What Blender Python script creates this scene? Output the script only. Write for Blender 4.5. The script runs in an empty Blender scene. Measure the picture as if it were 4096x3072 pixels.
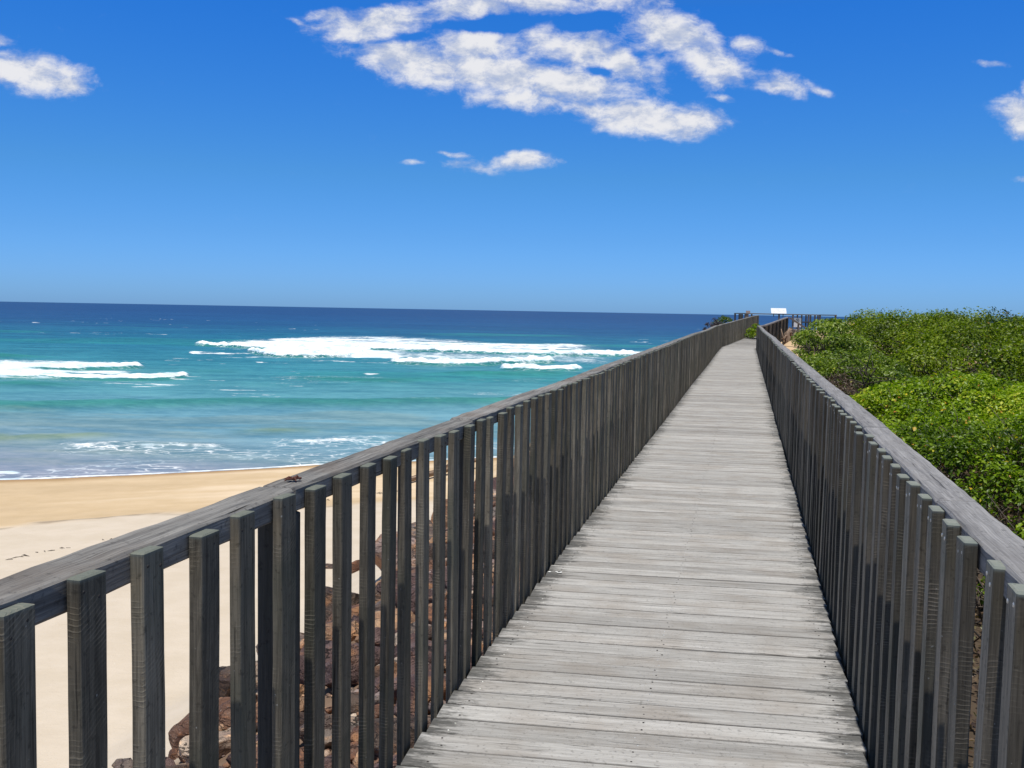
import bpy, math, random
import numpy as np
from mathutils import Vector, Matrix

# ------------------------------------------------------------------ camera, sky, sun, exposure
SC = bpy.context.scene
COL = SC.collection
EYE = 1.6
FPX = 1000.0
ROLL = math.atan(0.01813)
PITCH = math.radians(4.194)
cam_d = bpy.data.cameras.new("camera")
cam = bpy.data.objects.new("camera", cam_d)
COL.objects.link(cam)
SC.camera = cam
cam_d.sensor_width = 36.0
cam_d.lens = FPX / 1024 * 36.0
cam_d.clip_start = 0.05
cam_d.clip_end = 90000
cam.matrix_world = (Matrix.Translation((0, 0, EYE)) @ Matrix.Rotation(math.pi / 2 - PITCH, 4, 'X')
                    @ Matrix.Rotation(ROLL, 4, 'Z'))
SUN_EL, SUN_AZ = math.radians(75.6), math.radians(189.0)      # azimuth clockwise from +Y, to the sun
SC.view_settings.view_transform = 'Standard'
SC.view_settings.look = 'None'
SC.view_settings.exposure = 0.0
SC.view_settings.gamma = 1.0
SC.view_settings.use_curve_mapping = False
SC.cycles.use_denoising = True
SC.cycles.max_bounces = 6
SC.cycles.transparent_max_bounces = 4
SC.render.engine = 'CYCLES'


class NT:
    """small helper to write node trees"""
    def __init__(s, tree):
        s.t = tree
        tree.nodes.clear()

    def n(s, kind, **kw):
        nd = s.t.nodes.new(kind)
        for k, v in kw.items():
            setattr(nd, k, v)
        return nd

    def lk(s, a, b):
        s.t.links.new(a, b)

    def put(s, sock, v):
        if isinstance(v, bpy.types.NodeSocket):
            s.lk(v, sock)
        elif v is not None:
            sock.default_value = v

    def math(s, op, a, b=None, c=None, clamp=False):
        nd = s.n('ShaderNodeMath', operation=op, use_clamp=clamp)
        for i, v in enumerate((a, b, c)):
            if v is not None:
                s.put(nd.inputs[i], v)
        return nd.outputs[0]

    def vmath(s, op, a, b=None, scale=None):
        nd = s.n('ShaderNodeVectorMath', operation=op)
        s.put(nd.inputs[0], a)
        if b is not None:
            s.put(nd.inputs[1], b)
        if scale is not None:
            s.put(nd.inputs['Scale'], scale)
        return nd.outputs['Value'] if op in ('LENGTH', 'DOT_PRODUCT') else nd.outputs[0]

    def mr(s, v, a, b, c=0.0, d=1.0, smooth=True):
        nd = s.n('ShaderNodeMapRange', interpolation_type='SMOOTHSTEP' if smooth else 'LINEAR')
        s.put(nd.inputs[0], v)
        for i, q in enumerate((a, b, c, d)):
            s.put(nd.inputs[i + 1], q)
        return nd.outputs[0]

    def mix(s, f, a, b, blend='MIX'):
        nd = s.n('ShaderNodeMix', data_type='RGBA', blend_type=blend)
        s.put(nd.inputs[0], f)
        for i, v in ((6, a), (7, b)):
            if not isinstance(v, bpy.types.NodeSocket) and len(v) == 3:
                v = (*v, 1)
            s.put(nd.inputs[i], v)
        return nd.outputs[2]

    def noise(s, vec, scale, detail=4.0, rough=0.55, dist=0.0):
        nd = s.n('ShaderNodeTexNoise')
        s.put(nd.inputs['Vector'], vec)
        nd.inputs['Scale'].default_value = scale
        nd.inputs['Detail'].default_value = detail
        nd.inputs['Roughness'].default_value = rough
        nd.inputs['Distortion'].default_value = dist
        return nd.outputs[0]

    def attr(s, name):
        return s.n('ShaderNodeAttribute', attribute_name=name)

    def comb(s, x, y, z):
        nd = s.n('ShaderNodeCombineXYZ')
        for i, v in enumerate((x, y, z)):
            s.put(nd.inputs[i], v)
        return nd.outputs[0]

    def sep(s, v):
        nd = s.n('ShaderNodeSeparateXYZ')
        s.put(nd.inputs[0], v)
        return nd.outputs

    def ramp(s, f, stops, mode='LINEAR'):
        nd = s.n('ShaderNodeValToRGB')
        r = nd.color_ramp
        r.interpolation = mode
        while len(r.elements) < len(stops):
            r.elements.new(0.5)
        for e, (p, c) in zip(r.elements, stops):
            e.position = p
            e.color = (*c, 1) if len(c) == 3 else c
        s.put(nd.inputs[0], f)
        return nd.outputs[0]

    def bump(s, h, strength=0.5, dist=0.01, normal=None):
        nd = s.n('ShaderNodeBump')
        s.put(nd.inputs['Height'], h)
        nd.inputs['Strength'].default_value = strength
        nd.inputs['Distance'].default_value = dist
        if normal is not None:
            s.put(nd.inputs['Normal'], normal)
        return nd.outputs[0]

    def bsdf(s, col, rough=0.8, spec=0.3, normal=None, **kw):
        nd = s.n('ShaderNodeBsdfPrincipled')
        if not isinstance(col, bpy.types.NodeSocket) and len(col) == 3:
            col = (*col, 1)
        s.put(nd.inputs['Base Color'], col)
        s.put(nd.inputs['Roughness'], rough)
        s.put(nd.inputs['Specular IOR Level'], spec)
        for k, v in kw.items():
            s.put(nd.inputs[k.replace('_', ' ')], v)
        if normal is not None:
            s.put(nd.inputs['Normal'], normal)
        return nd.outputs[0]

    def out(s, sh):
        o = s.n('ShaderNodeOutputMaterial')
        s.lk(sh, o.inputs[0])


def S(*c):
    """sRGB 0-255 -> linear"""
    return tuple(((v / 255 + 0.055) / 1.055) ** 2.4 if v > 10 else v / 255 / 12.92 for v in c)


# ---- world: Nishita sky with a bank of broken fair-weather cumulus out over the sea
SKY_STRENGTH = 0.075
world = bpy.data.worlds.new("World")
SC.world = world
world.use_nodes = True
w = NT(world.node_tree)
sky = w.n('ShaderNodeTexSky', sky_type='NISHITA')
sky.sun_disc = False
sky.sun_elevation = SUN_EL
sky.sun_rotation = SUN_AZ
sky.altitude = 0
sky.air_density = 1.0
sky.dust_density = 0.3
sky.ozone_density = 3.0
dirv = w.n('ShaderNodeTexCoord').outputs['Generated']
dx, dy, dz = w.sep(dirv)
dyc = w.math('MAXIMUM', dy, 0.02)
q = w.comb(w.math('DIVIDE', dx, dyc), w.math('DIVIDE', dz, dyc), 0.0)
hs = w.n('ShaderNodeHueSaturation')
hs.inputs['Hue'].default_value = 0.5
hs.inputs['Saturation'].default_value = 1.1
w.lk(sky.outputs[0], hs.inputs['Color'])
tint = w.ramp(dz, [(0.0, (0.44, 0.933, 2.16)), (0.03, (0.433, 0.927, 2.08)), (0.07, (0.407, 0.9, 1.813)), (0.13, (0.38, 0.933, 1.627)), (0.28, (0.22, 0.947, 1.947)), (0.42, (0.85, 1.0, 1.05)), (0.7, (1.15, 1.0, 0.86))])
SKYTINT = w.mix(1.0, hs.outputs[0], tint, 'MULTIPLY')
# cloud lumps: centre and half-size as tangents of azimuth / elevation, turn in degrees, weight
LUMPS = [
    (-0.137, 0.279, .070, .016, 8, 1.0), (-0.155, 0.268, .045, .013, -8, .9), (-0.050, 0.295, .065, .016, 10, .9),
    (-0.180, 0.283, .030, .009, 0, .7),
    (-0.098, 0.240, .070, .024, -12, 1.0), (-0.040, 0.258, .050, .022, 0, 1.0), (-0.015, 0.230, .080, .024, -8, 1.05),
    (0.045, 0.222, .075, .022, -4, 1.0), (0.000, 0.208, .060, .013, -4, .9), (0.062, 0.255, .075, .020, -8, .95),
    (0.100, 0.247, .055, .020, -20, .9), (0.020, 0.302, .070, .014, -6, .85), (0.075, 0.308, .085, .015, -8, .8),
    (0.150, 0.272, .060, .024, -24, 1.0), (0.190, 0.243, .038, .022, -20, .95), (0.130, 0.228, .030, .012, -20, .6),
    (0.225, 0.263, .020, .009, -10, .75), (0.250, 0.258, .024, .0035, -14, .6),
    (0.122, 0.191, .062, .019, -4, 1.1), (0.165, 0.187, .042, .017, 6, 1.0), (0.070, 0.199, .035, .010, -4, .8),
    (0.258, 0.226, .034, .013, -10, .85), (0.296, 0.219, .014, .004, -8, .7), (0.205, 0.212, .018, .005, -8, .6),
    (0.006, 0.147, .036, .010, 3, .9), (-0.042, 0.142, .034, .008, -4, .65), (-0.062, 0.154, .022, .0035, -6, .6),
    (-0.103, 0.144, .014, .0035, 0, .5), (0.046, 0.149, .015, .004, 0, .55),
    (-0.478, 0.224, .062, .020, -8, 1.05), (-0.445, 0.214, .030, .011, -6, .95), (-0.505, 0.255, .020, .010, 0, .55),
    (0.495, 0.200, .030, .019, -30, 1.0), (0.510, 0.225, .018, .018, 0, .9), (0.462, 0.250, .018, .004, -4, .5),
    (0.506, 0.170, .010, .007, -20, .6), (0.500, 0.138, .012, .004, 0, .5),
    (-0.215, 0.276, .016, .004, -20, .45),
]
HOLES = [(-0.030, 0.277, .036, .007, 3, .8), (0.072, 0.284, .026, .007, 6, .75), (0.080, 0.236, .015, .004, 0, .5),
         (-0.112, 0.262, .022, .004, 6, .45), (0.118, 0.250, .014, .005, -40, .5)]
wn = w.n('ShaderNodeTexNoise')
wn.inputs['Scale'].default_value = 26
wn.inputs['Detail'].default_value = 3
w.lk(q, wn.inputs['Vector'])
warp = w.vmath('SCALE', w.vmath('SUBTRACT', wn.outputs['Color'], (0.5, 0.5, 0.5)), scale=0.022)
qw = w.vmath('ADD', q, w.vmath('MULTIPLY', warp, (1.0, 0.55, 0.0)))


def lump(cx, cy, rx, ry, deg, wt):
    mp = w.n('ShaderNodeMapping', vector_type='TEXTURE')
    mp.inputs['Location'].default_value = (cx, cy, 0)
    mp.inputs['Rotation'].default_value = (0, 0, math.radians(deg))
    mp.inputs['Scale'].default_value = (rx, ry, 1)
    w.lk(qw, mp.inputs['Vector'])
    return w.mr(w.vmath('LENGTH', mp.outputs[0]), 1.75, 0.0, 0.0, wt)


mass = None
for L in LUMPS:
    v = lump(*L)
    mass = v if mass is None else w.math('SMOOTH_MAX', mass, v, 0.12)
for L in HOLES:
    mass = w.math('SUBTRACT', mass, lump(*L))
qs = w.vmath('MULTIPLY', qw, (1.0, 1.7, 1.0))
n_a = w.noise(qs, 30, 12, 0.66)
n_up = w.noise(w.vmath('ADD', qs, (0.006, 0.024, 0.0)), 30, 8, 0.62)
n_big = w.noise(qs, 11, 4, 0.5)
dens = w.math('ADD', w.math('MULTIPLY', mass, 1.55), w.math('MULTIPLY', w.math('SUBTRACT', n_a, 0.5), 2.3))
ahead = w.mr(dy, 0.05, 0.2)
cover = w.math('MULTIPLY', w.mr(dens, 0.34, 1.52, 0.0, 0.97), w.math('MULTIPLY', ahead, w.mr(mass, 0.04, 0.34)))
relief = w.math('ADD', w.math('MULTIPLY', w.math('SUBTRACT', n_a, n_up), 2.0), w.math('MULTIPLY', w.math('SUBTRACT', n_big, 0.5), 1.1))
lit = w.mr(w.math('ADD', relief, w.math('MULTIPLY', w.math('SUBTRACT', dens, 1.1), 0.22)), -0.42, 0.34)
ccol = w.mix(lit, (*[c / SKY_STRENGTH for c in S(186, 196, 218)], 1), (*[c / SKY_STRENGTH for c in S(236, 236, 239)], 1))
skycol = w.mix(cover, SKYTINT, ccol)
bg = w.n('ShaderNodeBackground')
w.lk(skycol, bg.inputs[0])
bg.inputs[1].default_value = SKY_STRENGTH
wo = w.n('ShaderNodeOutputWorld')
w.lk(bg.outputs[0], wo.inputs[0])

sun_d = bpy.data.lights.new("sun", 'SUN')
sun_d.energy = 4.5
sun_d.angle = math.radians(0.53)
sun_d.color = (1.0, 0.965, 0.90)
sun = bpy.data.objects.new("sun", sun_d)
COL.objects.link(sun)
to_sun = Vector((math.sin(SUN_AZ) * math.cos(SUN_EL), math.cos(SUN_AZ) * math.cos(SUN_EL), math.sin(SUN_EL)))
sun.rotation_euler = to_sun.to_track_quat('Z', 'Y').to_euler()

# ------------------------------------------------------------------ helpers
rng = np.random.default_rng(7)
random.seed(7)
R = random.uniform


def vnoise(x, y, seed=0):
    xi, yi = np.floor(x).astype(np.int64), np.floor(y).astype(np.int64)
    fx, fy = x - xi, y - yi
    fx, fy = fx * fx * (3 - 2 * fx), fy * fy * (3 - 2 * fy)

    def h(a, b):
        k = (a * 374761393 + b * 668265263 + seed * 974711) & 0xffffffff
        k = ((k ^ (k >> 13)) * 1274126177) & 0xffffffff
        return ((k ^ (k >> 16)) & 0xffff) / 65535.0
    return (h(xi, yi) * (1 - fx) + h(xi + 1, yi) * fx) * (1 - fy) + (h(xi, yi + 1) * (1 - fx) + h(xi + 1, yi + 1) * fx) * fy


def fbm(x, y, octv=4, seed=0):
    x, y = np.asarray(x, float), np.asarray(y, float)
    a, s, t = 0.5, 0.0, 0.0
    for o in range(octv):
        s = s + a * vnoise(x * 2 ** o + 17.3 * o, y * 2 ** o - 9.1 * o, seed + o)
        t += a
        a *= 0.5
    return s / t


def sstep(v, a, b):
    t = np.clip((v - a) / (b - a), 0, 1)
    return t * t * (3 - 2 * t)


def raw_mesh(name, V, F, attrs=None, smooth=False):
    """V (n,3); F (m,k) constant polygon size -> mesh, attrs: name -> (n,) or (n,3) or (n,4) arrays"""
    me = bpy.data.meshes.new(name)
    V = np.ascontiguousarray(V, np.float32)
    F = np.ascontiguousarray(F, np.int32)
    k = F.shape[1]
    me.vertices.add(len(V))
    me.vertices.foreach_set('co', V.ravel())
    me.loops.add(F.size)
    me.loops.foreach_set('vertex_index', F.ravel())
    me.polygons.add(len(F))
    me.polygons.foreach_set('loop_start', np.arange(0, F.size, k, dtype=np.int32))
    me.polygons.foreach_set('loop_total', np.full(len(F), k, np.int32))
    if smooth:
        me.polygons.foreach_set('use_smooth', np.ones(len(F), bool))
    add_attrs(me, attrs)
    me.update(calc_edges=True)
    return me


def add_attrs(me, attrs):
    for an, d in (attrs or {}).items():
        d = np.asarray(d, np.float32)
        if d.ndim == 1:
            me.attributes.new(an, 'FLOAT', 'POINT').data.foreach_set('value', d)
        elif d.shape[1] == 3:
            me.attributes.new(an, 'FLOAT_VECTOR', 'POINT').data.foreach_set('vector', d.ravel())
        else:
            me.attributes.new(an, 'FLOAT_COLOR', 'POINT').data.foreach_set('color', d.ravel())


def grid_faces(nr, nc):
    i = np.arange(nr - 1)[:, None] * nc + np.arange(nc - 1)[None, :]
    return np.stack([i, i + 1, i + nc + 1, i + nc], -1).reshape(-1, 4)


def link(name, me, mats=(), parent=None):
    o = bpy.data.objects.new(name, me)
    COL.objects.link(o)
    for m in (mats if isinstance(mats, (list, tuple)) else [mats]):
        me.materials.append(m)
    if parent is not None:
        o.parent = parent
        if parent.type == 'EMPTY' or parent.parent is None:
            o.location = -parent.location if parent.parent is None else (0, 0, 0)
    return o


def tag(o, label=None, cat=None, group=None, kind=None):
    for k, v in (('label', label), ('category', cat), ('group', group), ('kind', kind)):
        if v:
            o[k] = v
    return o


def thing(name, label, cat, loc=(0, 0, 0), group=None):
    o = bpy.data.objects.new(name, None)
    COL.objects.link(o)
    o.location = loc
    o.empty_display_size = 0.2
    return tag(o, label, cat, group)


class MB:
    """collects timber pieces into one mesh with per-piece coordinates for the grain"""
    def __init__(s):
        s.v, s.f, s.m, s.pc, s.rn, s.ed = [], [], [], [], [], []

    def add(s, V, F, mat=0, pc=None, rnd=0.0, ed=None):
        b = len(s.v)
        s.v += [tuple(map(float, p)) for p in V]
        s.f += [tuple(b + i for i in f) for f in F]
        s.m += [mat] * len(F)
        s.pc += [tuple(map(float, p)) for p in (pc if pc is not None else V)]
        s.rn += [rnd] * len(V)
        s.ed += list(map(float, ed)) if ed is not None else [1.0] * len(V)

    def plank(s, O, ax, wy, tz, L, wd, th, segs=6, ch=0.003, wob=0.001, rnd=None, mat=0, top_end=False, rough=0.0):
        O, ax, wy, tz = (np.asarray(a, float) for a in (O, ax, wy, tz))
        rnd = random.random() if rnd is None else rnd
        a, b = wd / 2, th / 2
        prof = [(-a, -b + ch), (-a + ch, -b), (a - ch, -b), (a, -b + ch), (a, b - ch), (a - ch, b), (-a + ch, b), (-a, b - ch)]
        xs = [0.0] + list(np.linspace(ch, L - ch, segs + 1)) + [L]
        V, pc, ed = [], [], []
        wy_off = np.cumsum(np.array([R(-wob, wob) for _ in xs])) * 0.6
        tz_off = np.cumsum(np.array([R(-wob, wob) for _ in xs])) * 0.5
        for k, x in enumerate(xs):
            sc = 1.0 if 0 < k < len(xs) - 1 else 1 - 1.4 * ch / min(a, b)
            for (py, pz) in prof:
                jy, jz = R(-rough, rough), R(-rough, rough)
                y, z = py * sc + wy_off[k] + jy, pz * sc + tz_off[k] + jz
                V.append(O + ax * x + wy * y + tz * z)
                pc.append((x, py, pz))
                ed.append((L - x) if top_end else min(x, L - x))
        F = []
        n = len(xs)
        for k in range(n - 1):
            for j in range(8):
                F.append((k * 8 + j, k * 8 + (j + 1) % 8, (k + 1) * 8 + (j + 1) % 8, (k + 1) * 8 + j))
        F.append(tuple(range(7, -1, -1)))
        F.append(tuple((n - 1) * 8 + j for j in range(8)))
        s.add(V, F, mat, pc, rnd, ed)

    def disc(s, C, nrm, r, h=0.0015, mat=1, seg=7):
        C, nrm = np.asarray(C, float), np.asarray(nrm, float)
        t = np.cross(nrm, (0.3, 0.5, 0.8))
        t /= np.linalg.norm(t)
        b = np.cross(nrm, t)
        V = [C + r * (t * math.cos(2 * math.pi * i / seg) + b * math.sin(2 * math.pi * i / seg)) for i in range(seg)]
        V += [C + nrm * h + 0.7 * r * (t * math.cos(2 * math.pi * i / seg) + b * math.sin(2 * math.pi * i / seg)) for i in range(seg)]
        F = [(i, (i + 1) % seg, seg + (i + 1) % seg, seg + i) for i in range(seg)] + [tuple(range(seg, 2 * seg))]
        s.add(V, F, mat)

    def tube(s, P, rad, seg=6, mat=0, rnd=None):
        P = [np.asarray(p, float) for p in P]
        rnd = random.random() if rnd is None else rnd
        V, pc = [], []
        for i, p in enumerate(P):
            d = P[min(i + 1, len(P) - 1)] - P[max(i - 1, 0)]
            d /= np.linalg.norm(d) + 1e-9
            t = np.cross(d, (0.31, 0.2, 0.93))
            t /= np.linalg.norm(t) + 1e-9
            b = np.cross(d, t)
            r = rad[i] if hasattr(rad, '__len__') else rad
            for j in range(seg):
                a = 2 * math.pi * j / seg
                V.append(p + r * (t * math.cos(a) + b * math.sin(a)))
                pc.append((i * 0.2, math.cos(a) * r, math.sin(a) * r))
        F = [(i * seg + j, i * seg + (j + 1) % seg, (i + 1) * seg + (j + 1) % seg, (i + 1) * seg + j)
             for i in range(len(P) - 1) for j in range(seg)]
        F += [tuple(range(seg - 1, -1, -1)), tuple((len(P) - 1) * seg + j for j in range(seg))]
        s.add(V, F, mat, pc, rnd)

    def build(s, name, mats, parent=None, smooth=False):
        me = bpy.data.meshes.new(name)
        me.from_pydata(s.v, [], s.f)
        add_attrs(me, {'pc': np.array(s.pc), 'rnd': np.array(s.rn), 'endd': np.array(s.ed)})
        me.polygons.foreach_set('material_index', s.m)
        if smooth:
            me.polygons.foreach_set('use_smooth', [True] * len(s.f))
        me.update()
        return link(name, me, mats, parent)


def mat(name):
    m = bpy.data.materials.new(name)
    m.use_nodes = True
    return m, NT(m.node_tree)


# ------------------------------------------------------------------ materials
def wood(name, c_lo, c_hi, tint, tint_amt, crack, mould=None, saw=0.0, rough=0.85, tone=0.35, topgreen=None, fleck=0.0, face_shade=None):
    m, t = mat(name)
    pc, rn, ed = t.attr('pc').outputs['Vector'], t.attr('rnd').outputs['Fac'], t.attr('endd').outputs['Fac']
    off = t.comb(t.math('MULTIPLY', rn, 91.7), t.math('MULTIPLY', rn, 47.1), t.math('MULTIPLY', rn, 13.3))
    p = t.vmath('ADD', pc, off)
    g1 = t.noise(t.vmath('MULTIPLY', p, (1.6, 34, 34)), 1.0, 6, 0.65)
    g2 = t.noise(t.vmath('MULTIPLY', p, (7, 230, 230)), 1.0, 4, 0.6)
    bl = t.noise(p, 3.2, 4, 0.55)
    sp = t.noise(p, 60, 4, 0.6)
    f = t.math('ADD', t.math('MULTIPLY', g1, 0.55), t.math('MULTIPLY', g2, 0.45))
    col = t.mix(t.mr(f, 0.33, 0.67), c_lo, c_hi)
    col = t.mix(t.math('MULTIPLY', t.mr(bl, 0.42, 0.70), tint_amt), col, tint)
    wnz = t.n('ShaderNodeTexWhiteNoise', noise_dimensions='1D')
    t.lk(rn, wnz.inputs['W'])
    tn = t.mr(wnz.outputs['Value'], 0, 1, 1 - tone, 1 + tone, smooth=False)
    col = t.mix(1.0, col, t.comb(tn, tn, tn), 'MULTIPLY')
    cr = t.noise(t.vmath('MULTIPLY', p, (2.2, 75, 75)), 1.0, 3, 0.55, 0.4)
    ck = t.math('MULTIPLY', t.mr(cr, 0.36, 0.27), crack)
    col = t.mix(ck, col, tuple(c * 0.22 for c in c_lo))
    dk = t.math('MULTIPLY', t.mr(sp, 0.44, 0.30), 0.5)
    col = t.mix(dk, col, tuple(c * 0.45 for c in c_lo))
    if fleck:
        fk = t.noise(p, 95, 2, 0.5)
        col = t.mix(t.math('MULTIPLY', t.mr(fk, 0.735, 0.78), fleck), col, (0.5, 0.5, 0.47))
    if mould:
        mn = t.noise(t.vmath('MULTIPLY', p, (14, 60, 1)), 1.0, 7, 0.78)
        mb_ = t.noise(t.vmath('MULTIPLY', p, (2.0, 9.0, 0)), 1.0, 3, 0.6)
        reach = t.math('ADD', t.math('MULTIPLY', t.math('SUBTRACT', mn, 0.5), 0.55), t.math('MULTIPLY', t.math('SUBTRACT', mb_, 0.5), 0.55))
        mf = t.math('MULTIPLY', t.mr(t.math('SUBTRACT', ed, reach), 0.13, -0.02), 0.76)
        sx_, sy_, sz_ = t.sep(pc)
        edge = t.math('ADD', t.math('ABSOLUTE', sy_), t.math('MULTIPLY', t.math('SUBTRACT', mn, 0.5), 0.012))
        col = t.mix(t.math('MULTIPLY', t.mr(edge, 0.0640, 0.0690), 0.6), col, (.055, .05, .045))
        col = t.mix(mf, col, mould)
    if face_shade:  # painted light and shade: broad faces lightened, narrow edges darkened
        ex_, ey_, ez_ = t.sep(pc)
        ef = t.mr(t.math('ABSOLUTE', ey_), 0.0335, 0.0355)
        col = t.mix(ef, t.mix(1.0, col, (face_shade[0],) * 3 + (1,), 'MULTIPLY'), t.mix(1.0, col, (face_shade[1],) * 3 + (1,), 'MULTIPLY'))
    if topgreen:
        col = t.mix(t.math('MULTIPLY', t.mr(ed, 0.012, 0.0005), 0.8), col, topgreen)
    h = t.math('ADD', t.math('MULTIPLY', g2, 0.6), t.math('MULTIPLY', t.math('SUBTRACT', 1.0, ck), 1.0))
    if saw:
        px, py, pz = t.sep(p)
        sn = t.noise(p, 9, 3, 0.5)
        ph = t.math('ADD', t.math('MULTIPLY', px, 560.0), t.math('ADD', t.math('MULTIPLY', py, 330.0), t.math('MULTIPLY', sn, 22.0)))
        sw = t.math('MULTIPLY', t.math('ADD', t.math('SINE', ph), 1.0), t.noise(p, 13, 4, 0.65))
        swm = t.math('MULTIPLY', t.mr(sw, 0.72, 1.3), t.mr(t.noise(p, 4.5, 3, .6), .42, .62))
        col = t.mix(t.math('MULTIPLY', swm, saw), col, tuple(c * 1.9 for c in c_hi))
        h = t.math('ADD', h, t.math('MULTIPLY', swm, 0.25))
    t.out(t.bsdf(col, rough, 0.25, t.bump(h, 0.55, 0.004)))
    return m


M = {}
M['deck'] = wood('weathered_deck_timber', (.262, .250, .234), (.47, .458, .436), (.26, .222, .185), .45, 1.0,
                 mould=(.028, .029, .026), tone=.20)
M['picket'] = wood('weathered_picket_timber', (.064, .055, .041), (.215, .188, .142), (.072, .078, .056), .55, .85,
                   saw=.26, tone=.42, topgreen=(.155, .172, .145), fleck=.5)
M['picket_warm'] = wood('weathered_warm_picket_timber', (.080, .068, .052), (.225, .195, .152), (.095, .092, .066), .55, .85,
                        saw=.22, tone=.40, topgreen=(.20, .225, .20), fleck=.7, face_shade=(1.55, .50))  # lit deck-side faces and shaded edges are put into the colour
M['rail'] = wood('weathered_rail_timber', (.094, .090, .085), (.305, .292, .27), (.145, .112, .088), .55, 1.0, tone=.14)
M['rail_blue'] = wood('weathered_grey_rail_timber', (.140, .136, .136), (.325, .316, .312), (.19, .178, .172), .5, .8, tone=.08)
M['dark_timber'] = wood('dark_outer_timber', (.035, .036, .033), (.08, .078, .072), (.05, .055, .045), .5, .6, tone=.25)
M['far_timber'] = wood('brown_grey_timber', (.10, .088, .08), (.19, .165, .15), (.13, .11, .10), .4, .4, tone=.2)
m, t = mat('galvanised_nail')
t.out(t.bsdf((.55, .55, .53), .4, .5, Metallic=.7))
M['nail'] = m
m, t = mat('rusty_nail')
t.out(t.bsdf((.03, .026, .024), .7, .3))
M['rust_nail'] = m

# water -----------------------------------------------------------
m, t = mat('sea_water')
colr = t.attr('wcol').outputs['Color']
foam = t.attr('foam').outputs['Fac']
lace = t.attr('lace').outputs['Fac']
geo = t.n('ShaderNodeNewGeometry').outputs['Position']
gx, gy, gz = t.sep(geo)
p1 = t.vmath('MULTIPLY', geo, (0.14, 0.36, 1))
p2 = t.vmath('MULTIPLY', geo, (0.55, 1.15, 1))
p3 = t.vmath('MULTIPLY', geo, (0.012, 0.05, 1))
n1 = t.noise(p1, 1.0, 6, 0.62)
n2 = t.noise(p2, 1.0, 5, 0.6)
n3 = t.noise(p3, 1.0, 5, 0.6)
n4 = t.noise(t.vmath('MULTIPLY', geo, (1.6, 2.6, 1)), 1.0, 5, 0.65)
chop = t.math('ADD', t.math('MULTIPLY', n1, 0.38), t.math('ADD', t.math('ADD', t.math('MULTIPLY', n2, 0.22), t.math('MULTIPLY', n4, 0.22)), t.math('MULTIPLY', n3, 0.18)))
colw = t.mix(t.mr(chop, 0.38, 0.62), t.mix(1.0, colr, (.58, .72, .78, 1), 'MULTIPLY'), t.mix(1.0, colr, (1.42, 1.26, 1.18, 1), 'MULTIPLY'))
fine = t.noise(t.vmath('MULTIPLY', geo, (1.1, 1.6, 1.5)), 1.0, 8, 0.72)
fm = t.mr(t.math('ADD', foam, t.math('MULTIPLY', t.math('SUBTRACT', fine, 0.5), 1.15)), 0.30, 0.72)
vor = t.n('ShaderNodeTexVoronoi', feature='DISTANCE_TO_EDGE')
vd = t.n('ShaderNodeTexNoise')
vd.inputs['Scale'].default_value = 1.1
vd.inputs['Detail'].default_value = 4
t.lk(geo, vd.inputs['Vector'])
vv = t.vmath('ADD', t.vmath('MULTIPLY', geo, (.8, 1.5, 1)), t.vmath('SCALE', vd.outputs['Color'], scale=1.6))
t.lk(vv, vor.inputs['Vector'])
vor.inputs['Scale'].default_value = 1.0
ln = t.math('MULTIPLY', t.mr(vor.outputs['Distance'], 0.11, 0.0), lace)
ln = t.math('MULTIPLY', ln, t.mr(fine, 0.35, 0.6))
fm = t.math('MAXIMUM', fm, ln, clamp=True)
whitecol = t.mix(t.mr(t.noise(t.vmath('MULTIPLY', geo, (.45, .75, 2.5)), 1.0, 7, 0.68), .36, .58), (.50, .64, .70), (.92, .93, .93))
bmp = t.bump(chop, 0.8, 0.5)
dif = t.n('ShaderNodeBsdfDiffuse')
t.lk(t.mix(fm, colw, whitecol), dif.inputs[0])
t.lk(t.bump(chop, 0.5, 0.35), dif.inputs['Normal'])
gl = t.n('ShaderNodeBsdfGlossy')
gl.inputs['Roughness'].default_value = 0.28
t.lk(bmp, gl.inputs['Normal'])
fr = t.n('ShaderNodeFresnel')
fr.inputs[0].default_value = 1.33
t.lk(bmp, fr.inputs['Normal'])
ms = t.n('ShaderNodeMixShader')
t.lk(t.math('MULTIPLY', t.math('MINIMUM', fr.outputs[0], 0.30), t.math('MULTIPLY', t.math('SUBTRACT', 1.0, fm), 0.55)), ms.inputs[0])
t.lk(dif.outputs[0], ms.inputs[1])
t.lk(gl.outputs[0], ms.inputs[2])
t.out(ms.outputs[0])
M['sea'] = m

m, t = mat('beach_sand')
colr = t.attr('gcol').outputs['Color']
geo = t.n('ShaderNodeNewGeometry').outputs['Position']
a = t.noise(geo, 1.3, 6, 0.6)
b = t.noise(geo, 45, 4, 0.7)
ripple = t.noise(t.vmath('MULTIPLY', geo, (1, 2.2, 1)), 5, 5, 0.65)
cc = t.mix(t.mr(a, 0.3, 0.7), t.mix(1.0, colr, (.92, .91, .88, 1), 'MULTIPLY'), colr)
cc = t.mix(t.math('MULTIPLY', t.mr(b, 0.40, 0.30), 0.35), cc, t.mix(1.0, colr, (.5, .45, .4, 1), 'MULTIPLY'))
t.out(t.bsdf(cc, 0.95, 0.1, t.bump(t.math('ADD', ripple, t.math('MULTIPLY', b, 0.3)), 0.35, 0.05)))
M['sand'] = m

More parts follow.
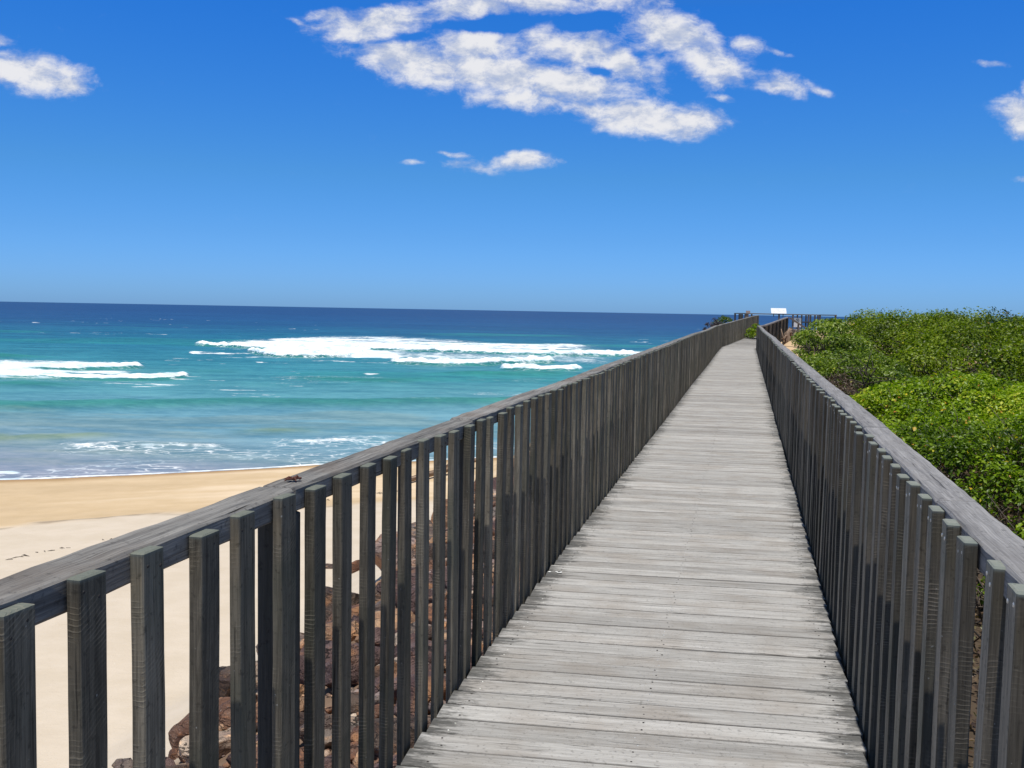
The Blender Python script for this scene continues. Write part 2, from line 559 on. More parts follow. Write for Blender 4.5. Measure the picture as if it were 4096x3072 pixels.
m, t = mat('riprap_rock')
rn = t.attr('rnd').outputs['Fac']
oc = t.n('ShaderNodeNewGeometry').outputs['Position']
p = t.vmath('ADD', oc, t.comb(t.math('MULTIPLY', rn, 71.0), t.math('MULTIPLY', rn, 33.0), 0.0))
base = t.attr('gcol').outputs['Color']
a = t.noise(p, 3.5, 6, 0.6)
b = t.noise(t.vmath('MULTIPLY', p, (6, 6, 22)), 1.0, 6, 0.65)
c = t.noise(p, 55, 3, 0.6)
d = t.noise(p, 1.6, 4, 0.5)
cc = t.mix(t.mr(a, 0.35, 0.68), t.mix(1.0, base, (.50, .44, .46, 1), 'MULTIPLY'), base)
cc = t.mix(t.math('MULTIPLY', t.mr(b, 0.52, 0.70), 0.7), cc, t.mix(1.0, base, (1.9, 1.45, 1.05, 1), 'MULTIPLY'))
cc = t.mix(t.math('MULTIPLY', t.mr(d, 0.56, 0.68), 0.75), cc, (.40, .20, .095))
cc = t.mix(t.math('MULTIPLY', t.mr(c, 0.64, 0.72), 0.5), cc, (.50, .45, .40))
cc = t.mix(t.math('MULTIPLY', t.mr(c, 0.40, 0.30), 0.6), cc, (.03, .022, .02))
vo = t.n('ShaderNodeTexVoronoi', feature='DISTANCE_TO_EDGE')
t.lk(t.vmath('ADD', t.vmath('MULTIPLY', p, (3.2, 3.2, 6.5)), t.vmath('SCALE', t.comb(a, b, d), scale=1.3)), vo.inputs['Vector'])
vo.inputs['Scale'].default_value = 1.0
crk = t.math('MULTIPLY', t.mr(vo.outputs['Distance'], 0.035, 0.0), t.mr(a, .40, .55))
cc = t.mix(t.math('MULTIPLY', crk, .55), cc, (.02, .015, .013))
t.out(t.bsdf(cc, 0.85, 0.25, t.bump(t.math('SUBTRACT', t.math('ADD', b, t.math('MULTIPLY', c, 0.45)), crk), 1.0, 0.06)))
M['rock'] = m


def leaf_mat(name, stops, trans=0.35):
    m, t = mat(name)
    rn = t.attr('rnd').outputs['Fac']
    col = t.ramp(rn, stops)
    tr = t.n('ShaderNodeBsdfTranslucent')
    t.lk(t.mix(1.0, col, (1.3, 1.5, .5, 1), 'MULTIPLY'), tr.inputs[0])
    ms = t.n('ShaderNodeMixShader')
    ms.inputs[0].default_value = trans
    t.lk(t.bsdf(col, 0.42, 0.35), ms.inputs[1])
    t.lk(tr.outputs[0], ms.inputs[2])
    t.out(ms.outputs[0])
    return m


M['leaf_near'] = leaf_mat('bright_green_leaf', [(0, (0.035, 0.067, 0.004)), (.3, (0.119, 0.201, 0.005)), (.6, (0.225, 0.329, 0.007)),
                                               (.86, (0.338, 0.439, 0.027)), (.955, (0.525, 0.537, 0.054)), (.97, (0.688, 0.512, 0.018)), (.99, (0.438, 0.171, 0.045))])
M['leaf_pale'] = leaf_mat('pale_green_leaf', [(0, (0.046, 0.083, 0.010)), (.4, (0.149, 0.218, 0.022)), (.75, (0.287, 0.368, 0.050)),
                                             (.95, (0.391, 0.448, 0.110)), (.985, (0.460, 0.414, 0.050))])
M['leaf_dark'] = leaf_mat('olive_green_leaf', [(0, (0.022, 0.041, 0.003)), (.35, (0.095, 0.146, 0.004)), (.75, (0.213, 0.287, 0.007)),
                                              (.94, (0.224, 0.281, 0.020)), (.972, (0.448, 0.439, 0.020)), (.995, (0.246, 0.122, 0.040))])
M['leaf_dry'] = leaf_mat('dry_brown_leaf', [(0, (.05, .033, .022)), (.5, (.12, .075, .048)), (.8, (.17, .12, .075)), (.93, (.09, .12, .03))], .2)
M['leaf_purple'] = leaf_mat('purple_grey_leaf', [(0, (.035, .028, .035)), (.5, (.075, .055, .07)), (1, (.12, .09, .10))], .2)
m, t = mat('twig_bark')
geo = t.n('ShaderNodeNewGeometry').outputs['Position']
t.out(t.bsdf(t.mix(t.noise(geo, 20, 3), (.05, .038, .03), (.17, .14, .115)), .9, .15))
M['twig'] = m
m, t = mat('bleached_driftwood')
p = t.attr('pc').outputs['Vector']
t.out(t.bsdf(t.mix(t.mr(t.noise(t.vmath('MULTIPLY', p, (2, 30, 30)), 1.0, 5, .6), .35, .65), (.12, .075, .05), (.36, .27, .20)), .9, .15))
M['drift'] = m
m, t = mat('white_sign_face')
p = t.n('ShaderNodeTexCoord').outputs['Object']
t.out(t.bsdf(t.mix(t.mr(t.noise(t.vmath('MULTIPLY', p, (9, 9, 9)), 1.0, 4, .6), .60, .72), (.86, .87, .87), (.72, .74, .76)), .35, .5))
M['sign_white'] = m


def plain(name, col, rough=.6, spec=.3):
    m, t = mat(name)
    p = t.n('ShaderNodeTexCoord').outputs['Object']
    t.out(t.bsdf(t.mix(t.noise(p, 30, 3), tuple(c * .85 for c in col), col), rough, spec))
    return m


M['sign_grey'] = plain('grey_blue_sign_face', (.34, .40, .45))
M['sign_plate'] = plain('dull_white_sign_face', (.62, .64, .66))
M['sign_ink'] = plain('dark_sign_ink', (.05, .055, .07))
M['sign_brown'] = plain('brown_sign_timber', (.30, .23, .20))
M['white_splat'] = plain('dried_white_splat', (.78, .78, .75), .9)
M['red_leaf'] = plain('dry_red_leaf', (.12, .045, .03), .8)

# ------------------------------------------------------------------ where things stand: fence coordinates s (along), t (right)
HEAD = math.radians(13.1)
SA, CA = math.sin(HEAD), math.cos(HEAD)
SEA_Z = -4.4


def W2(s, t):
    return np.array([s * SA + t * CA, s * CA - t * SA])


def land_z(X, Y):
    """height of sand / dune / slope (arrays)"""
    X, Y = np.asarray(X, float), np.asarray(Y, float)
    s, t_ = X * SA + Y * CA, X * CA - Y * SA
    o = -1.2 - t_
    und = (fbm(X * .12, Y * .12, 3, 5) - .5) * .10
    u = (X + 17) * .41 - (Y - 33.3) * .912 + (fbm(X * .16, Y * .16, 3, 91) - .5) * 1.5
    beach = SEA_Z + .056 * u + und * np.clip(u / 8, 0, 1)
    # low berm where the last tide stopped
    beach = beach + .10 * sstep(u, 10.4, 11.2)
    top = -.58 + .05 * np.sin(s * .9)
    tb = t_ - np.maximum(0, s - 50) * .137                      # distance from the walk where it bends
    dune = top + .35 * sstep(t_, 2, 9) * sstep(s, 14, 22) + .02 * np.maximum(0, s - 50)
    dune = dune + sstep(tb, .65, 2.2) * (.80 * sstep(s, 42, 52) + .30 * np.exp(-((s - 57) / 6.) ** 2)) * (1 - .85 * sstep(tb, 3.2, 6.5)) + (fbm(X * .5, Y * .5, 3, 8) - .5) * .2 * sstep(tb, 1, 3)
    rip = np.where(o > 0, top - .47 * o, top)
    zz = np.where(o > 0, np.maximum(rip, beach), dune)
    far = sstep(Y, 78, 92)
    zz = zz * (1 - far) + (-6.5) * far
    zz = np.where((o > 0) & (s > 40), np.minimum(zz, np.maximum(rip, -6.5)), zz)
    return zz


# ------------------------------------------------------------------ setting: ground and sea
def OMAX(s):
    return np.interp(s, [0, 7, 9, 11.2, 14.5, 17.5, 21, 30], [3.0, 3.35, 3.5, 3.45, 3.9, 4.35, 4.9, 5.8])


gx = np.concatenate([np.arange(-70, -14, .6), np.arange(-14, 14, .16), np.arange(14, 62, .5)])
gy = np.concatenate([np.arange(-14, 4, .5), np.arange(4, 44, .2), np.arange(44, 96, .5)])
GX, GY = np.meshgrid(gx, gy)
GZ = land_z(GX, GY)
s_, t_ = GX * SA + GY * CA, GX * CA - GY * SA
o_ = -1.2 - t_
u_ = (GX + 17) * .41 - (GY - 33.3) * .912
wig = (fbm(GX * .22, GY * .22, 4, 31) - .5) * 3.2 + (fbm(GX * 1.4, GY * 1.4, 3, 32) - .5) * .5
pale, gold, wet = np.array((.62, .53, .425)), np.array((.60, .45, .28)), np.array((.40, .26, .135))
streak = fbm(GX * .10 + GY * .20, GY * .55 - GX * .22, 4, 33)
gold_ = gold[None, None] * (1 + .35 * (streak[..., None] - .5)) + np.array((.06, .07, .08)) * sstep(streak, .5, .75)[..., None]
f = sstep(u_ + wig, 10.9, 12.1)[..., None]
C3 = gold_ * (1 - f) + pale * f
line = np.exp(-((u_ + wig - 11.6) / .16) ** 2) * sstep(fbm(GX * 1.1, GY * 1.1, 3, 44), .50, .62)
C3 = C3 * (1 - .55 * line[..., None]) + np.array((.10, .065, .04)) * .55 * line[..., None]
depth_ = GZ - SEA_Z
f = (1 - sstep(depth_ + (wig * .01), .015, .075))[..., None]
C3 = C3 * (1 - f) + wet * f
grav = np.array((.20, .135, .095)) * (1 + .7 * (fbm(GX * 5, GY * 5, 3, 61)[..., None] - .5))
slope_f = ((1 - sstep(o_ + wig * .25, OMAX(s_) - .5, OMAX(s_) + .1)) * (GZ > (SEA_Z + .056 * u_ + .16)) * (o_ > -.4))[..., None]
C3 = C3 * (1 - slope_f) + grav * slope_f
litter = np.array((.075, .055, .038)) * (1 + .8 * (fbm(GX * 3, GY * 3, 3, 71)[..., None] - .5))
f = ((t_ > -1.3) * (1 - sstep(s_, 42, 47)))[..., None]
C3 = C3 * (1 - f) + litter * f
f = ((t_ > -1.3) * sstep(s_, 42, 47))[..., None]
C3 = C3 * (1 - f) + np.array((.60, .43, .26)) * f
me = raw_mesh('beach', np.stack([GX, GY, GZ], -1).reshape(-1, 3), grid_faces(len(gy), len(gx)),
              {'gcol': np.concatenate([C3.reshape(-1, 3), np.ones((GX.size, 1))], 1)}, True)
tag(link('beach', me, M['sand']), kind='structure')

# sea: rows get wider with distance so that every swell and line of foam is real geometry on one sheet
aa = np.concatenate([np.linspace(-4, -.62, 40)[:-1], np.linspace(-.62, .36, 900), np.linspace(.36, 4, 50)[1:]])
pp = np.concatenate([np.geomspace(.12, 9, 46)[:-1], np.linspace(9, 26, 50)[:-1], np.linspace(26, 80, 380)[:-1], np.linspace(80, 190, 260), np.linspace(190, 330, 40)[1:]])
YY = (6000.0 / pp)[:, None] * np.ones_like(aa)[None]
AA = np.ones_like(pp)[:, None] * aa[None]
XX = AA * YY
foam = np.zeros_like(XX)
lace = np.zeros_like(XX)
face = np.zeros_like(XX)
ZZ = np.full_like(XX, SEA_Z)
gn = fbm(XX * .35, YY * .35, 4, 3)
gs = fbm(XX * .10, YY * .5, 4, 4)
ge = (fbm(XX * .55, YY * .02, 4, 6) - .5)
gx_n = fbm(XX * .9, YY * .35 + 7, 4, 13)
gb = (fbm(XX * .22, YY * .02 + 50, 4, 9) - .5)


def band(pts, h, front, back, edge=2.2, crest=None, res=.5):
    """a broken wave: (x/y, front, back) along the crest"""
    global ZZ, foam, face
    a, fr_, bk = (np.array(c) for c in zip(*pts))
    F_ = np.interp(AA, a, fr_) + (ge * .10 + gb * 1.0) * edge
    B_ = np.interp(AA, a, bk) + gb * edge * 3
    inside = sstep(AA, a[0], a[0] + .012) * (1 - sstep(AA, a[-1] - .012, a[-1]))
    w_ = (YY - F_) / np.maximum(B_ - F_, .4)
    m_ = YY - F_
    on = inside * sstep(m_, -.35, .35) * (1 - sstep(w_, .75, 1.05))
    I = front * (1 - sstep(w_, .15, .45)) + back * sstep(w_, .10, .4)
    I = I * np.clip(.10 + 1.75 * (gn * .4 + gs * .6) - .10, .15, 1.3)
    I = np.maximum(I, front * .95 * (1 - sstep(m_, .8, 2.6)) * (m_ > -.2) * np.clip(.35 + 1.3 * gn, 0, 1.05))
    if crest is not None:
        for cw, ch_ in crest:
            I = np.maximum(I, ch_ * np.exp(-((w_ - cw - gb * .10) / .07) ** 2))
    foam = np.maximum(foam, on * I)
    lace_add = inside * sstep(m_, -4.5, -.3) * (1 - sstep(w_, 1.0, 1.25)) * res
    lace[:] = np.maximum(lace, lace_add * (gs > .42))
    if h > .2:
        face = np.maximum(face, inside * sstep(m_, -3.2, -.6) * (1 - sstep(m_, -.2, .3)))
    ZZ += inside * h * sstep(m_, -.9, 1.1) * np.exp(-np.maximum(m_ - 1.1, 0) / 4.5) * (.45 + 1.0 * gx_n)


band([(-.25, 178, 183), (-.2, 180, 200), (-.165, 180, 212), (-.119, 178, 216), (-.054, 168, 194), (0, 160, 174), (.05, 160, 170)], .0, .62, .60, 4.0, res=.9)
band([(-.322, 150, 153), (-.2928, 146, 160), (-.26, 141, 176), (-.235, 141, 179), (-.165, 143, 180), (-.119, 144, 178), (-.054, 139, 166), (0, 137, 161),
      (.066, 137, 159), (.13, 138, 158), (.2, 138, 158)], .75, 1.08, .92, 3.0, crest=[(.42, 1.0)], res=.8)
band([(-.270, 131, 133), (-.250, 124, 134), (-.235, 120, 135), (-.2, 119, 136), (-.165, 124, 135), (-.142, 128, 132)], .75, 1.1, .85, 2.6, res=.9)
band([(-0.127, 112, 117), (-0.1125, 108, 116), (-0.0748, 106.5, 116), (-0.022, 110, 117), (.0233, 116, 124), (.048, 115.5, 122)], .7, 1.1, .95, 1.6)
band([(-0.017, 102.5, 104), (.0023, 99, 104), (.0235, 98, 103), (.0536, 99, 107), (.075, 103, 107)], .7, 1.1, .95, 1.4)
band([(-0.75, 86, 95), (-0.5134, 86.4, 96), (-0.4786, 87, 97), (-0.4554, 87.5, 97), (-0.4368, 89, 101), (-0.4089, 91.5, 99), (-0.3834, 93, 98),
      (-0.3648, 95.2, 97)], .50, 1.1, .95, 1.6)
band([(-0.75, 79, 81.5), (-0.5135, 79, 81.5), (-0.4438, 79.4, 82), (-0.409, 79, 82), (-0.3742, 79.5, 83), (-0.3394, 81.4, 85.5), (-0.3196, 85, 86.8)],
     .42, 1.08, .75, 1.2)
band([(-0.156, 89.2, 90.4), (-0.1421, 88.8, 90.2), (-0.126, 90.6, 92)], .12, .62, .4, .6, res=0)
band([(-0.33, 125, 128), (-0.31, 123, 127), (-0.27, 124, 126), (-.255, 125, 127)], .15, .70, .5, .8, res=0)
def fill(a0, a1, y0, y1, amt, soft=3.0):
    global foam, lace
    m = sstep(AA, a0, a0 + .02) * (1 - sstep(AA, a1 - .05, a1)) * sstep(YY + gb * 4, y0 - soft * .4, y0 + soft * .6) * (1 - sstep(YY + gb * 4, y1 - soft, y1 + soft * .5))
    foam = np.maximum(foam, m * amt * np.clip(.25 + 1.5 * (gn * .5 + gx_n * .5), .2, 1.4))
    lace = np.maximum(lace, m * .7)


fill(-.262, -.08, 121, 144, .76)
fill(-.255, .10, 158, 186, .66, 6)
fill(-.13, .12, 118, 138, .46, 5)
fill(-.8, -.36, 81, 88.5, .78, 1.5)
fill(-.8, -.40, 94, 104, .52, 3)
fill(-.10, .06, 114, 122, .42, 2)
wc_n = fbm(XX * .30, YY * .8, 4, 77)
wc_m = sstep(fbm(XX * .035, YY * .05, 3, 78), .52, .66)
foam = np.maximum(foam, wc_m * sstep(wc_n, .66, .76) * .50 * (YY > 66) * (YY < 420))
# shore break
for pts in ([(-.48, 40.6, 41.6), (-.433, 40.7, 42), (-.398, 40.9, 42.5), (-.3515, 41, 42.6), (-.305, 41.3, 42.6), (-.275, 42, 42.8)],
            [(-.262, 43.6, 44.4), (-.21, 43.5, 44.8), (-.165, 44.4, 45.4), (-.10, 45.4, 46.3)]):
    a, fr_, bk = (np.array(c) for c in zip(*pts))
    inside = sstep(AA, a[0], a[0] + .05) * (1 - sstep(AA, a[-1] - .03, a[-1]))
    c_ = np.interp(AA, a, (fr_ + bk) / 2) + ge * 1.1
    sp = np.exp(-((YY - c_) / .55) ** 2)
    foam = np.maximum(foam, inside * sp * np.clip(.25 + 1.1 * fbm(XX * 1.3, YY * 1.3, 4, 15), 0, 1) * .58)
    lace = np.maximum(lace, inside * np.exp(-((YY - c_ + .6) / 1.6) ** 2) * .95)
    ZZ += .12 * inside * np.exp(-((YY - c_ - .5) / .8) ** 2)
SHY = 33.3 + .45 * (XX + 17)
lace = np.maximum(lace, .80 * (1 - sstep(YY - SHY, 4.5, 7.5)) * sstep(fbm(XX * .3, YY * .5, 4, 19), .42, .62))
lace = np.maximum(lace, .45 * sstep(fbm(XX * .12, YY * .25, 4, 21), .55, .7) * sstep(YY, 60, 68) * (1 - sstep(YY, 84, 92)) * sstep(AA, -.34, -.28))
lace = np.maximum(lace, .5 * sstep(gs, .5, .7) * sstep(YY, 112, 118) * (1 - sstep(YY, 128, 142)) * sstep(AA, -.1, -.04))
dep = SEA_Z - land_z(XX, YY)
near = (YY < 60)
edge_f = np.where(near, np.exp(-((dep - .012) / .010) ** 2), 0)
foam = np.maximum(foam, edge_f * (.55 + .5 * fbm(XX * 2, YY * 2, 3, 23)))
foam = np.maximum(foam, .9 * np.exp(-((YY - 34.6 - ge * .8) / .35) ** 2) * (1 - sstep(AA, -.505, -.488)))
# swell faces
gtint = np.zeros_like(XX)
for pts, h, wd in (([(-.8, 54, 0), (-.4443, 57.6, 0), (-.3744, 59, 0), (-.2814, 60.6, 0), (-.1651, 62.2, 0), (-.0256, 64.6, 0), (.2, 69, 0)], .36, 2.0),
                   ([(-.30, 47.4, 0), (-.223, 48.4, 0), (-.17, 49.6, 0)], .12, 1.0),
                   ([(-.8, 41, 0), (-.5147, 43.8, 0), (-.4447, 44.7, 0), (-.37, 45.6, 0)], .12, 1.0),
                   ([(-.8, 72, 0), (-.52, 72, 0), (-.46, 73, 0), (-.41, 74.5, 0)], .22, 2.0),
                   ([(-.8, 108, 0), (-.52, 108, 0), (-.44, 111, 0)], .3, 3.0), ([(-.1, 93, 0), (0, 95, 0), (.1, 97, 0)], .3, 3.0),
                   ([(-.34, 92, 0), (-.31, 91, 0), (-.26, 92, 0)], .25, 2.5), ([(-.25, 84, 0), (-.15, 83, 0), (-.05, 86, 0)], .2, 2.5)):
    a, c_, _ = (np.array(c) for c in zip(*pts))
    inside = sstep(AA, a[0], a[0] + .07) * (1 - sstep(AA, a[-1] - .07, a[-1]))
    m_ = YY - np.interp(AA, a, c_) - ge * 2.0
    ZZ += inside * h * np.exp(-(m_ / wd) ** 2)
    gtint = np.maximum(gtint, inside * np.exp(-((m_ + wd * .35) / (wd * .75)) ** 2))
far_f = np.clip(YY / 200, .15, 1.2)
ZZ += np.where(YY < 900, (gs - .5) * .35 * np.clip((YY - 45) / 60, 0, 1), 0)
stops = np.array([[33, 158, 152, 178], [36, 156, 154, 182], [39, 146, 154, 182], [43, 134, 158, 176], [47, 120, 158, 184], [54, 104, 158, 186], [64, 84, 155, 178],
                  [76, 74, 152, 172], [95, 52, 142, 168], [120, 32, 128, 160], [160, 12, 114, 154], [215, 8, 102, 148], [300, 4, 86, 142],
                  [450, 6, 80, 142], [900, 8, 73, 136], [60000, 14, 74, 138]], float)
patch = (fbm(XX * .02, YY * .045, 4, 12) - .5)
Yc = YY * np.exp(patch * .55)
wc = np.stack([np.interp(Yc, stops[:, 0], stops[:, k]) for k in (1, 2, 3)], -1) / 255
wc = ((wc + .055) / 1.055) ** 2.4
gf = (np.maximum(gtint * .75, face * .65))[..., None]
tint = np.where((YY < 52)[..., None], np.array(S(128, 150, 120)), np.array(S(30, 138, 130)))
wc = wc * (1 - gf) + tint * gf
pf = (sstep(patch, .06, .2) * (YY > 75) * (YY < 260) * .4)[..., None]
wc = wc * (1 - pf) + np.array(S(30, 150, 150)) * pf
mud = (sstep(fbm(XX * .12, YY * .4, 4, 52), .55, .72) * (YY < 58) * .35)[..., None]
wc = wc * (1 - mud) + np.array(S(140, 155, 150)) * mud
wc = wc * np.array((.98, 1.08, .97)) / 1.25
wc = wc * .90 + .10 * wc.mean(-1, keepdims=True)
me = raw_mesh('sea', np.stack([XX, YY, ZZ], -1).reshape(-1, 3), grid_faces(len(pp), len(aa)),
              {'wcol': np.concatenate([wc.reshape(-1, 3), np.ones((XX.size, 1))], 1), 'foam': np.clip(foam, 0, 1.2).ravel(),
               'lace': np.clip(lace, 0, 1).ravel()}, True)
tag(link('sea', me, M['sea']), kind='structure')

# ------------------------------------------------------------------ boardwalk and its two fences
LEFT_T, RIGHT_T = -1.15, 0.49
BEND = math.radians(20.9)
L0, R0 = 51.0, 49.6


def zdeck(Y):
    y = np.maximum(0, Y - 49.5)
    return float(0.0395 * y * y / (y + 1.2) + .012 * math.sin(Y * .35) * min(1, max(0, (Y - 12) / 10)))


def path(side, s):
    """edge point (x, y, z), direction for the left (-1) or right (1) edge"""
    s0, t0 = (L0, LEFT_T) if side < 0 else (R0, RIGHT_T)
    if s <= s0:
        p, h = W2(s, t0), HEAD
    else:
        p, h = W2(s0, t0) + (s - s0) * np.array([math.sin(BEND), math.cos(BEND)]), BEND
    return np.array([p[0], p[1], zdeck(p[1])]), np.array([math.sin(h), math.cos(h), 0.0])


UP = np.array([0, 0, 1.0])
walk = thing('boardwalk', 'long weathered grey timber boardwalk leading away between two dark picket fences', 'boardwalk', (0, 0, 0))
PITCH_B = .1445
rest = MB()
nb = 0
s = -1.6
k = 0
while s < 65.2:
    skew = .13 - .37 * min(1, max(0, (s - 48) / 4))
    pl, dl = path(-1, s)
    pr, dr = path(1, s + skew)
    pl = pl + dl * 0
    ax = pr - pl
    Lb = np.linalg.norm(ax)
    ax /= Lb
    wy = np.cross(UP, ax)
    wy /= np.linalg.norm(wy)
    gap = random.choice((.005, .006, .007, .009, .013)) if random.random() < .85 else .003
    e0, e1 = R(-.004, .006), R(-.006, .004)
    O = pl + ax * (.004 + e0) - UP * (.0175 + R(0, .0035))
    mb = MB() if s >= 2.9 and nb < 100 else rest
    mb.plank(O, ax, wy, np.cross(ax, wy), Lb - .008 - e0 + e1, PITCH_B - gap, .035, 8, .0035, .0008, mat=0)
    for tt in (.09, .80, 1.55):
        if s < 16:
            for yy in (-.032, .034):
                c = O + ax * (tt + R(-.012, .012)) + wy * (yy + R(-.008, .008)) + UP * .0178
                mb.disc(c, UP, .0046, .0012, 1)
    if mb is not rest:
        mb.build('board', [M['deck'], M['rust_nail'] if k % 3 else M['nail']], walk)
        nb += 1
    s += PITCH_B
    k += 1
o = rest.build('boards', [M['deck'], M['rust_nail']], walk)
o['kind'] = 'stuff'
for f_ in (.1, .5, .9):
    for s0 in np.arange(-1.6, 65, 6.0):
        a_, _ = path(-1, s0)
        b_, _ = path(1, s0)
        c_, _ = path(-1, min(s0 + 5.98, 65))
        d_, _ = path(1, min(s0 + 5.98, 65))
        P0, P1 = a_ + (b_ - a_) * f_, c_ + (d_ - c_) * f_
        ax = P1 - P0
        Lb = np.linalg.norm(ax)
        mb = MB()
        sd = np.cross(UP, ax / Lb)
        mb.plank(P0 - UP * .14, ax / Lb, sd, UP, Lb, .075, .19, 2, .003, .0005)
        mb.build('joist', [M['dark_timber']], walk)

PSP = .2015
PW, PT, PTOP = .078, .030, 1.104


def fence(side, label, s_start, s_end, bend_s, first_post, pm, rm):
    f = thing('picket_fence', label, 'fence', (0, 0, 0), 'picket fences along the boardwalk')
    inward = -side        # direction towards the deck
    knots = np.arange(-4, 70, 1.82)
    wob = np.array([R(-.010, .010) for _ in knots])
    zw = np.array([R(-.008, .008) for _ in knots])

    def at(s_):
        p, d = path(side, s_)
        rgt = np.array([d[1], -d[0], 0])
        out = rgt * side
        j = np.interp(s_, knots, wob) * (0 if s_ < 3 else 1)
        p = p + out * (abs(j) * .8 + .002)
        p[2] += np.interp(s_, knots, zw) * min(1, max(0, s_ / 12))
        return p, d, out
    # pickets
    rest_ = MB()
    s_ = s_start
    n_ = 0
    while s_ < s_end:
        p, d, out = at(s_ + R(-.006, .006))
        pw = PW + R(-.004, .005)
        pt = PT + R(-.003, .003)
        hh = PTOP + R(-.011, .006)
        near_ = n_ < 100
        mb = MB() if near_ else rest_
        lean = np.array([R(-.007, .007), R(-.007, .007), 0])
        ax = UP + lean + d * R(-.004, .004)
        ax /= np.linalg.norm(ax)
        tz = -out
        tz = tz - ax * (tz @ ax)
        tz /= np.linalg.norm(tz)
        ang = R(-.05, .05)
        wy = np.cross(tz, ax)
        tz, wy = tz * math.cos(ang) + wy * math.sin(ang), wy * math.cos(ang) - tz * math.sin(ang)
        O = p + out * (pt / 2) - UP * .20
        mb.plank(O, ax, wy, tz, hh + .20, pw, pt, 12 if n_ < 45 else 5, .0028, .0011 if n_ < 45 else .0005, top_end=True,
                 rough=.0006 if n_ < 45 else 0)
        if near_:
            po = mb.build('picket', [pm], f)
            if n_ < 26:
                for off in (-.020, .021):
                    nb_ = MB()
                    z_ = hh - .034 + R(-.012, .010)
                    nb_.disc(O + ax * (.2 + z_) + wy * (off + R(-.006, .006)) + tz * (pt / 2 - .0004), tz, .0052 if side > 0 else .0042, .002, 0)
                    no = nb_.build('nail', [M['nail'] if side > 0 else M['rust_nail']], po)
                    no.location = (0, 0, 0)
        n_ += 1
        s_ += PSP + R(-.004, .004)
    ro = rest_.build('pickets', [pm], f)
    ro['kind'] = 'stuff'
    # handrail in lengths joined over the posts, posts behind the pickets, lower rail hidden behind the deck edge
    cuts = []
    q_ = first_post
    while q_ - 1.82 > -1.4:
        q_ -= 1.82
    while q_ < s_end - .3:
        cuts.append(q_)
        q_ += 1.82
    cuts.append(s_end)
    cuts = [c for c in cuts if abs(c - bend_s) > .5] + [bend_s]
    cuts.sort()
    for i in range(len(cuts) - 1):
        a_, da, oa = at(cuts[i] + (1e-4 if i else 0))
        b_, db, ob = at(cuts[i + 1] - 1e-4)
        off = PT + .053 + .002
        a_, b_ = a_ + oa * off, b_ + ob * off
        if abs(cuts[i + 1] - bend_s) < 1e-6:
            b_ = b_ + db * (.045 if side < 0 else -.01)
        ax = b_ - a_
        Lr = np.linalg.norm(ax)
        ax /= Lr
        wy = np.cross(UP, ax)
        wy /= np.linalg.norm(wy)
        tz = np.cross(ax, wy)
        mb = MB()
        zt = PTOP + .004 + R(-.003, .004)
        mb.plank(a_ + UP * (zt - .034), ax, wy, tz, Lr - R(.0015, .006), .106 + R(-.003, .003), .068, 22, .007, .0010, rough=.0016 if cuts[i] < 14 else .0006)
        mb.build('handrail', [rm], f)
        if cuts[i] < 62:
            mb = MB()
            mb.plank(a_ - oa * .04 - UP * .205, ax, wy, tz, Lr - .003, .045, .09, 2, .003, .0005)
            mb.build('lower_rail', [M['dark_timber']], f)
    for c in cuts:
        if c > s_end - .05:
            c = s_end - .05
        p, d, out = at(c)
        p = p + out * (PT + .047 + .0025)
        mb = MB()
        zb = min(-.9, float(land_z(p[0], p[1])) - .3)
        mb.plank((p[0], p[1], zb), UP, d, out, p[2] + PTOP - .070 - zb, .088, .088, 8, .004, .0008)
        mb.build('post', [M['dark_timber']], f)
    return f


fl = fence(-1, 'dark weathered picket fence on the seaward side, beach and rocks showing through its gaps', 1.18, 65.2, L0, 2.50, M['picket'], M['rail'])
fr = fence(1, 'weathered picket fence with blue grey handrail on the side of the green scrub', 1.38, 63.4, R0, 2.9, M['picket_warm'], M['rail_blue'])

# ------------------------------------------------------------------ riprap on the seaward slope
def ico(sub):
    import bmesh
    bm = bmesh.new()
    bmesh.ops.create_icosphere(bm, subdivisions=sub, radius=1)
    bm.verts.ensure_lookup_table()
    V = np.array([v.co[:] for v in bm.verts])
    F = np.array([[v.index for v in f.verts] for f in bm.faces])
    bm.free()
    return V, F


ICO = {k: ico(k) for k in (1, 2, 4, 5)}


def rock_shape(sub, dims, seed, cuts=16):
    r = np.random.default_rng(seed)
    V, F = ICO[sub]
    V = V.copy()
    for _ in range(cuts):
        n = r.normal(size=3)
        n /= np.linalg.norm(n)
        d = r.uniform(.50, .86)
        ex = V @ n - d
        V -= np.where(ex > 0, ex * .97, 0)[:, None] * n
    if sub >= 3:
        for fq, am in ((2.2, .10), (6, .045), (15, .018)):
            V *= (1 + am * 2 * (fbm(V[:, 0] * fq + seed, V[:, 1] * fq + V[:, 2] * fq * .8, 3, seed % 97) - .5))[:, None]
        # bedding ledges
        ln_ = np.sin(V[:, 2] * 17 + 3 * fbm(V[:, 0] * 2, V[:, 1] * 2, 2, seed % 31)) * .012
        V[:, :2] *= (1 + ln_)[:, None]
    V *= np.array(dims) / 2 / np.abs(V).max(0)
    a, b, c = r.uniform(0, 6.28), r.uniform(-.35, .35), r.uniform(-.35, .35)
    Rm = np.array(Matrix.Rotation(a, 3, 'Z') @ Matrix.Rotation(b, 3, 'X') @ Matrix.Rotation(c, 3, 'Y'))
    return V @ Rm.T, F


HUES = {'rusty brown': (.235, .135, .09), 'purple brown': (.175, .118, .108), 'orange tan': (.50, .32, .195), 'dark brown': (.125, .09, .07),
        'pinkish grey': (.37, .285, .25), 'grey brown': (.235, .195, .165), 'pale tan': (.58, .46, .345)}
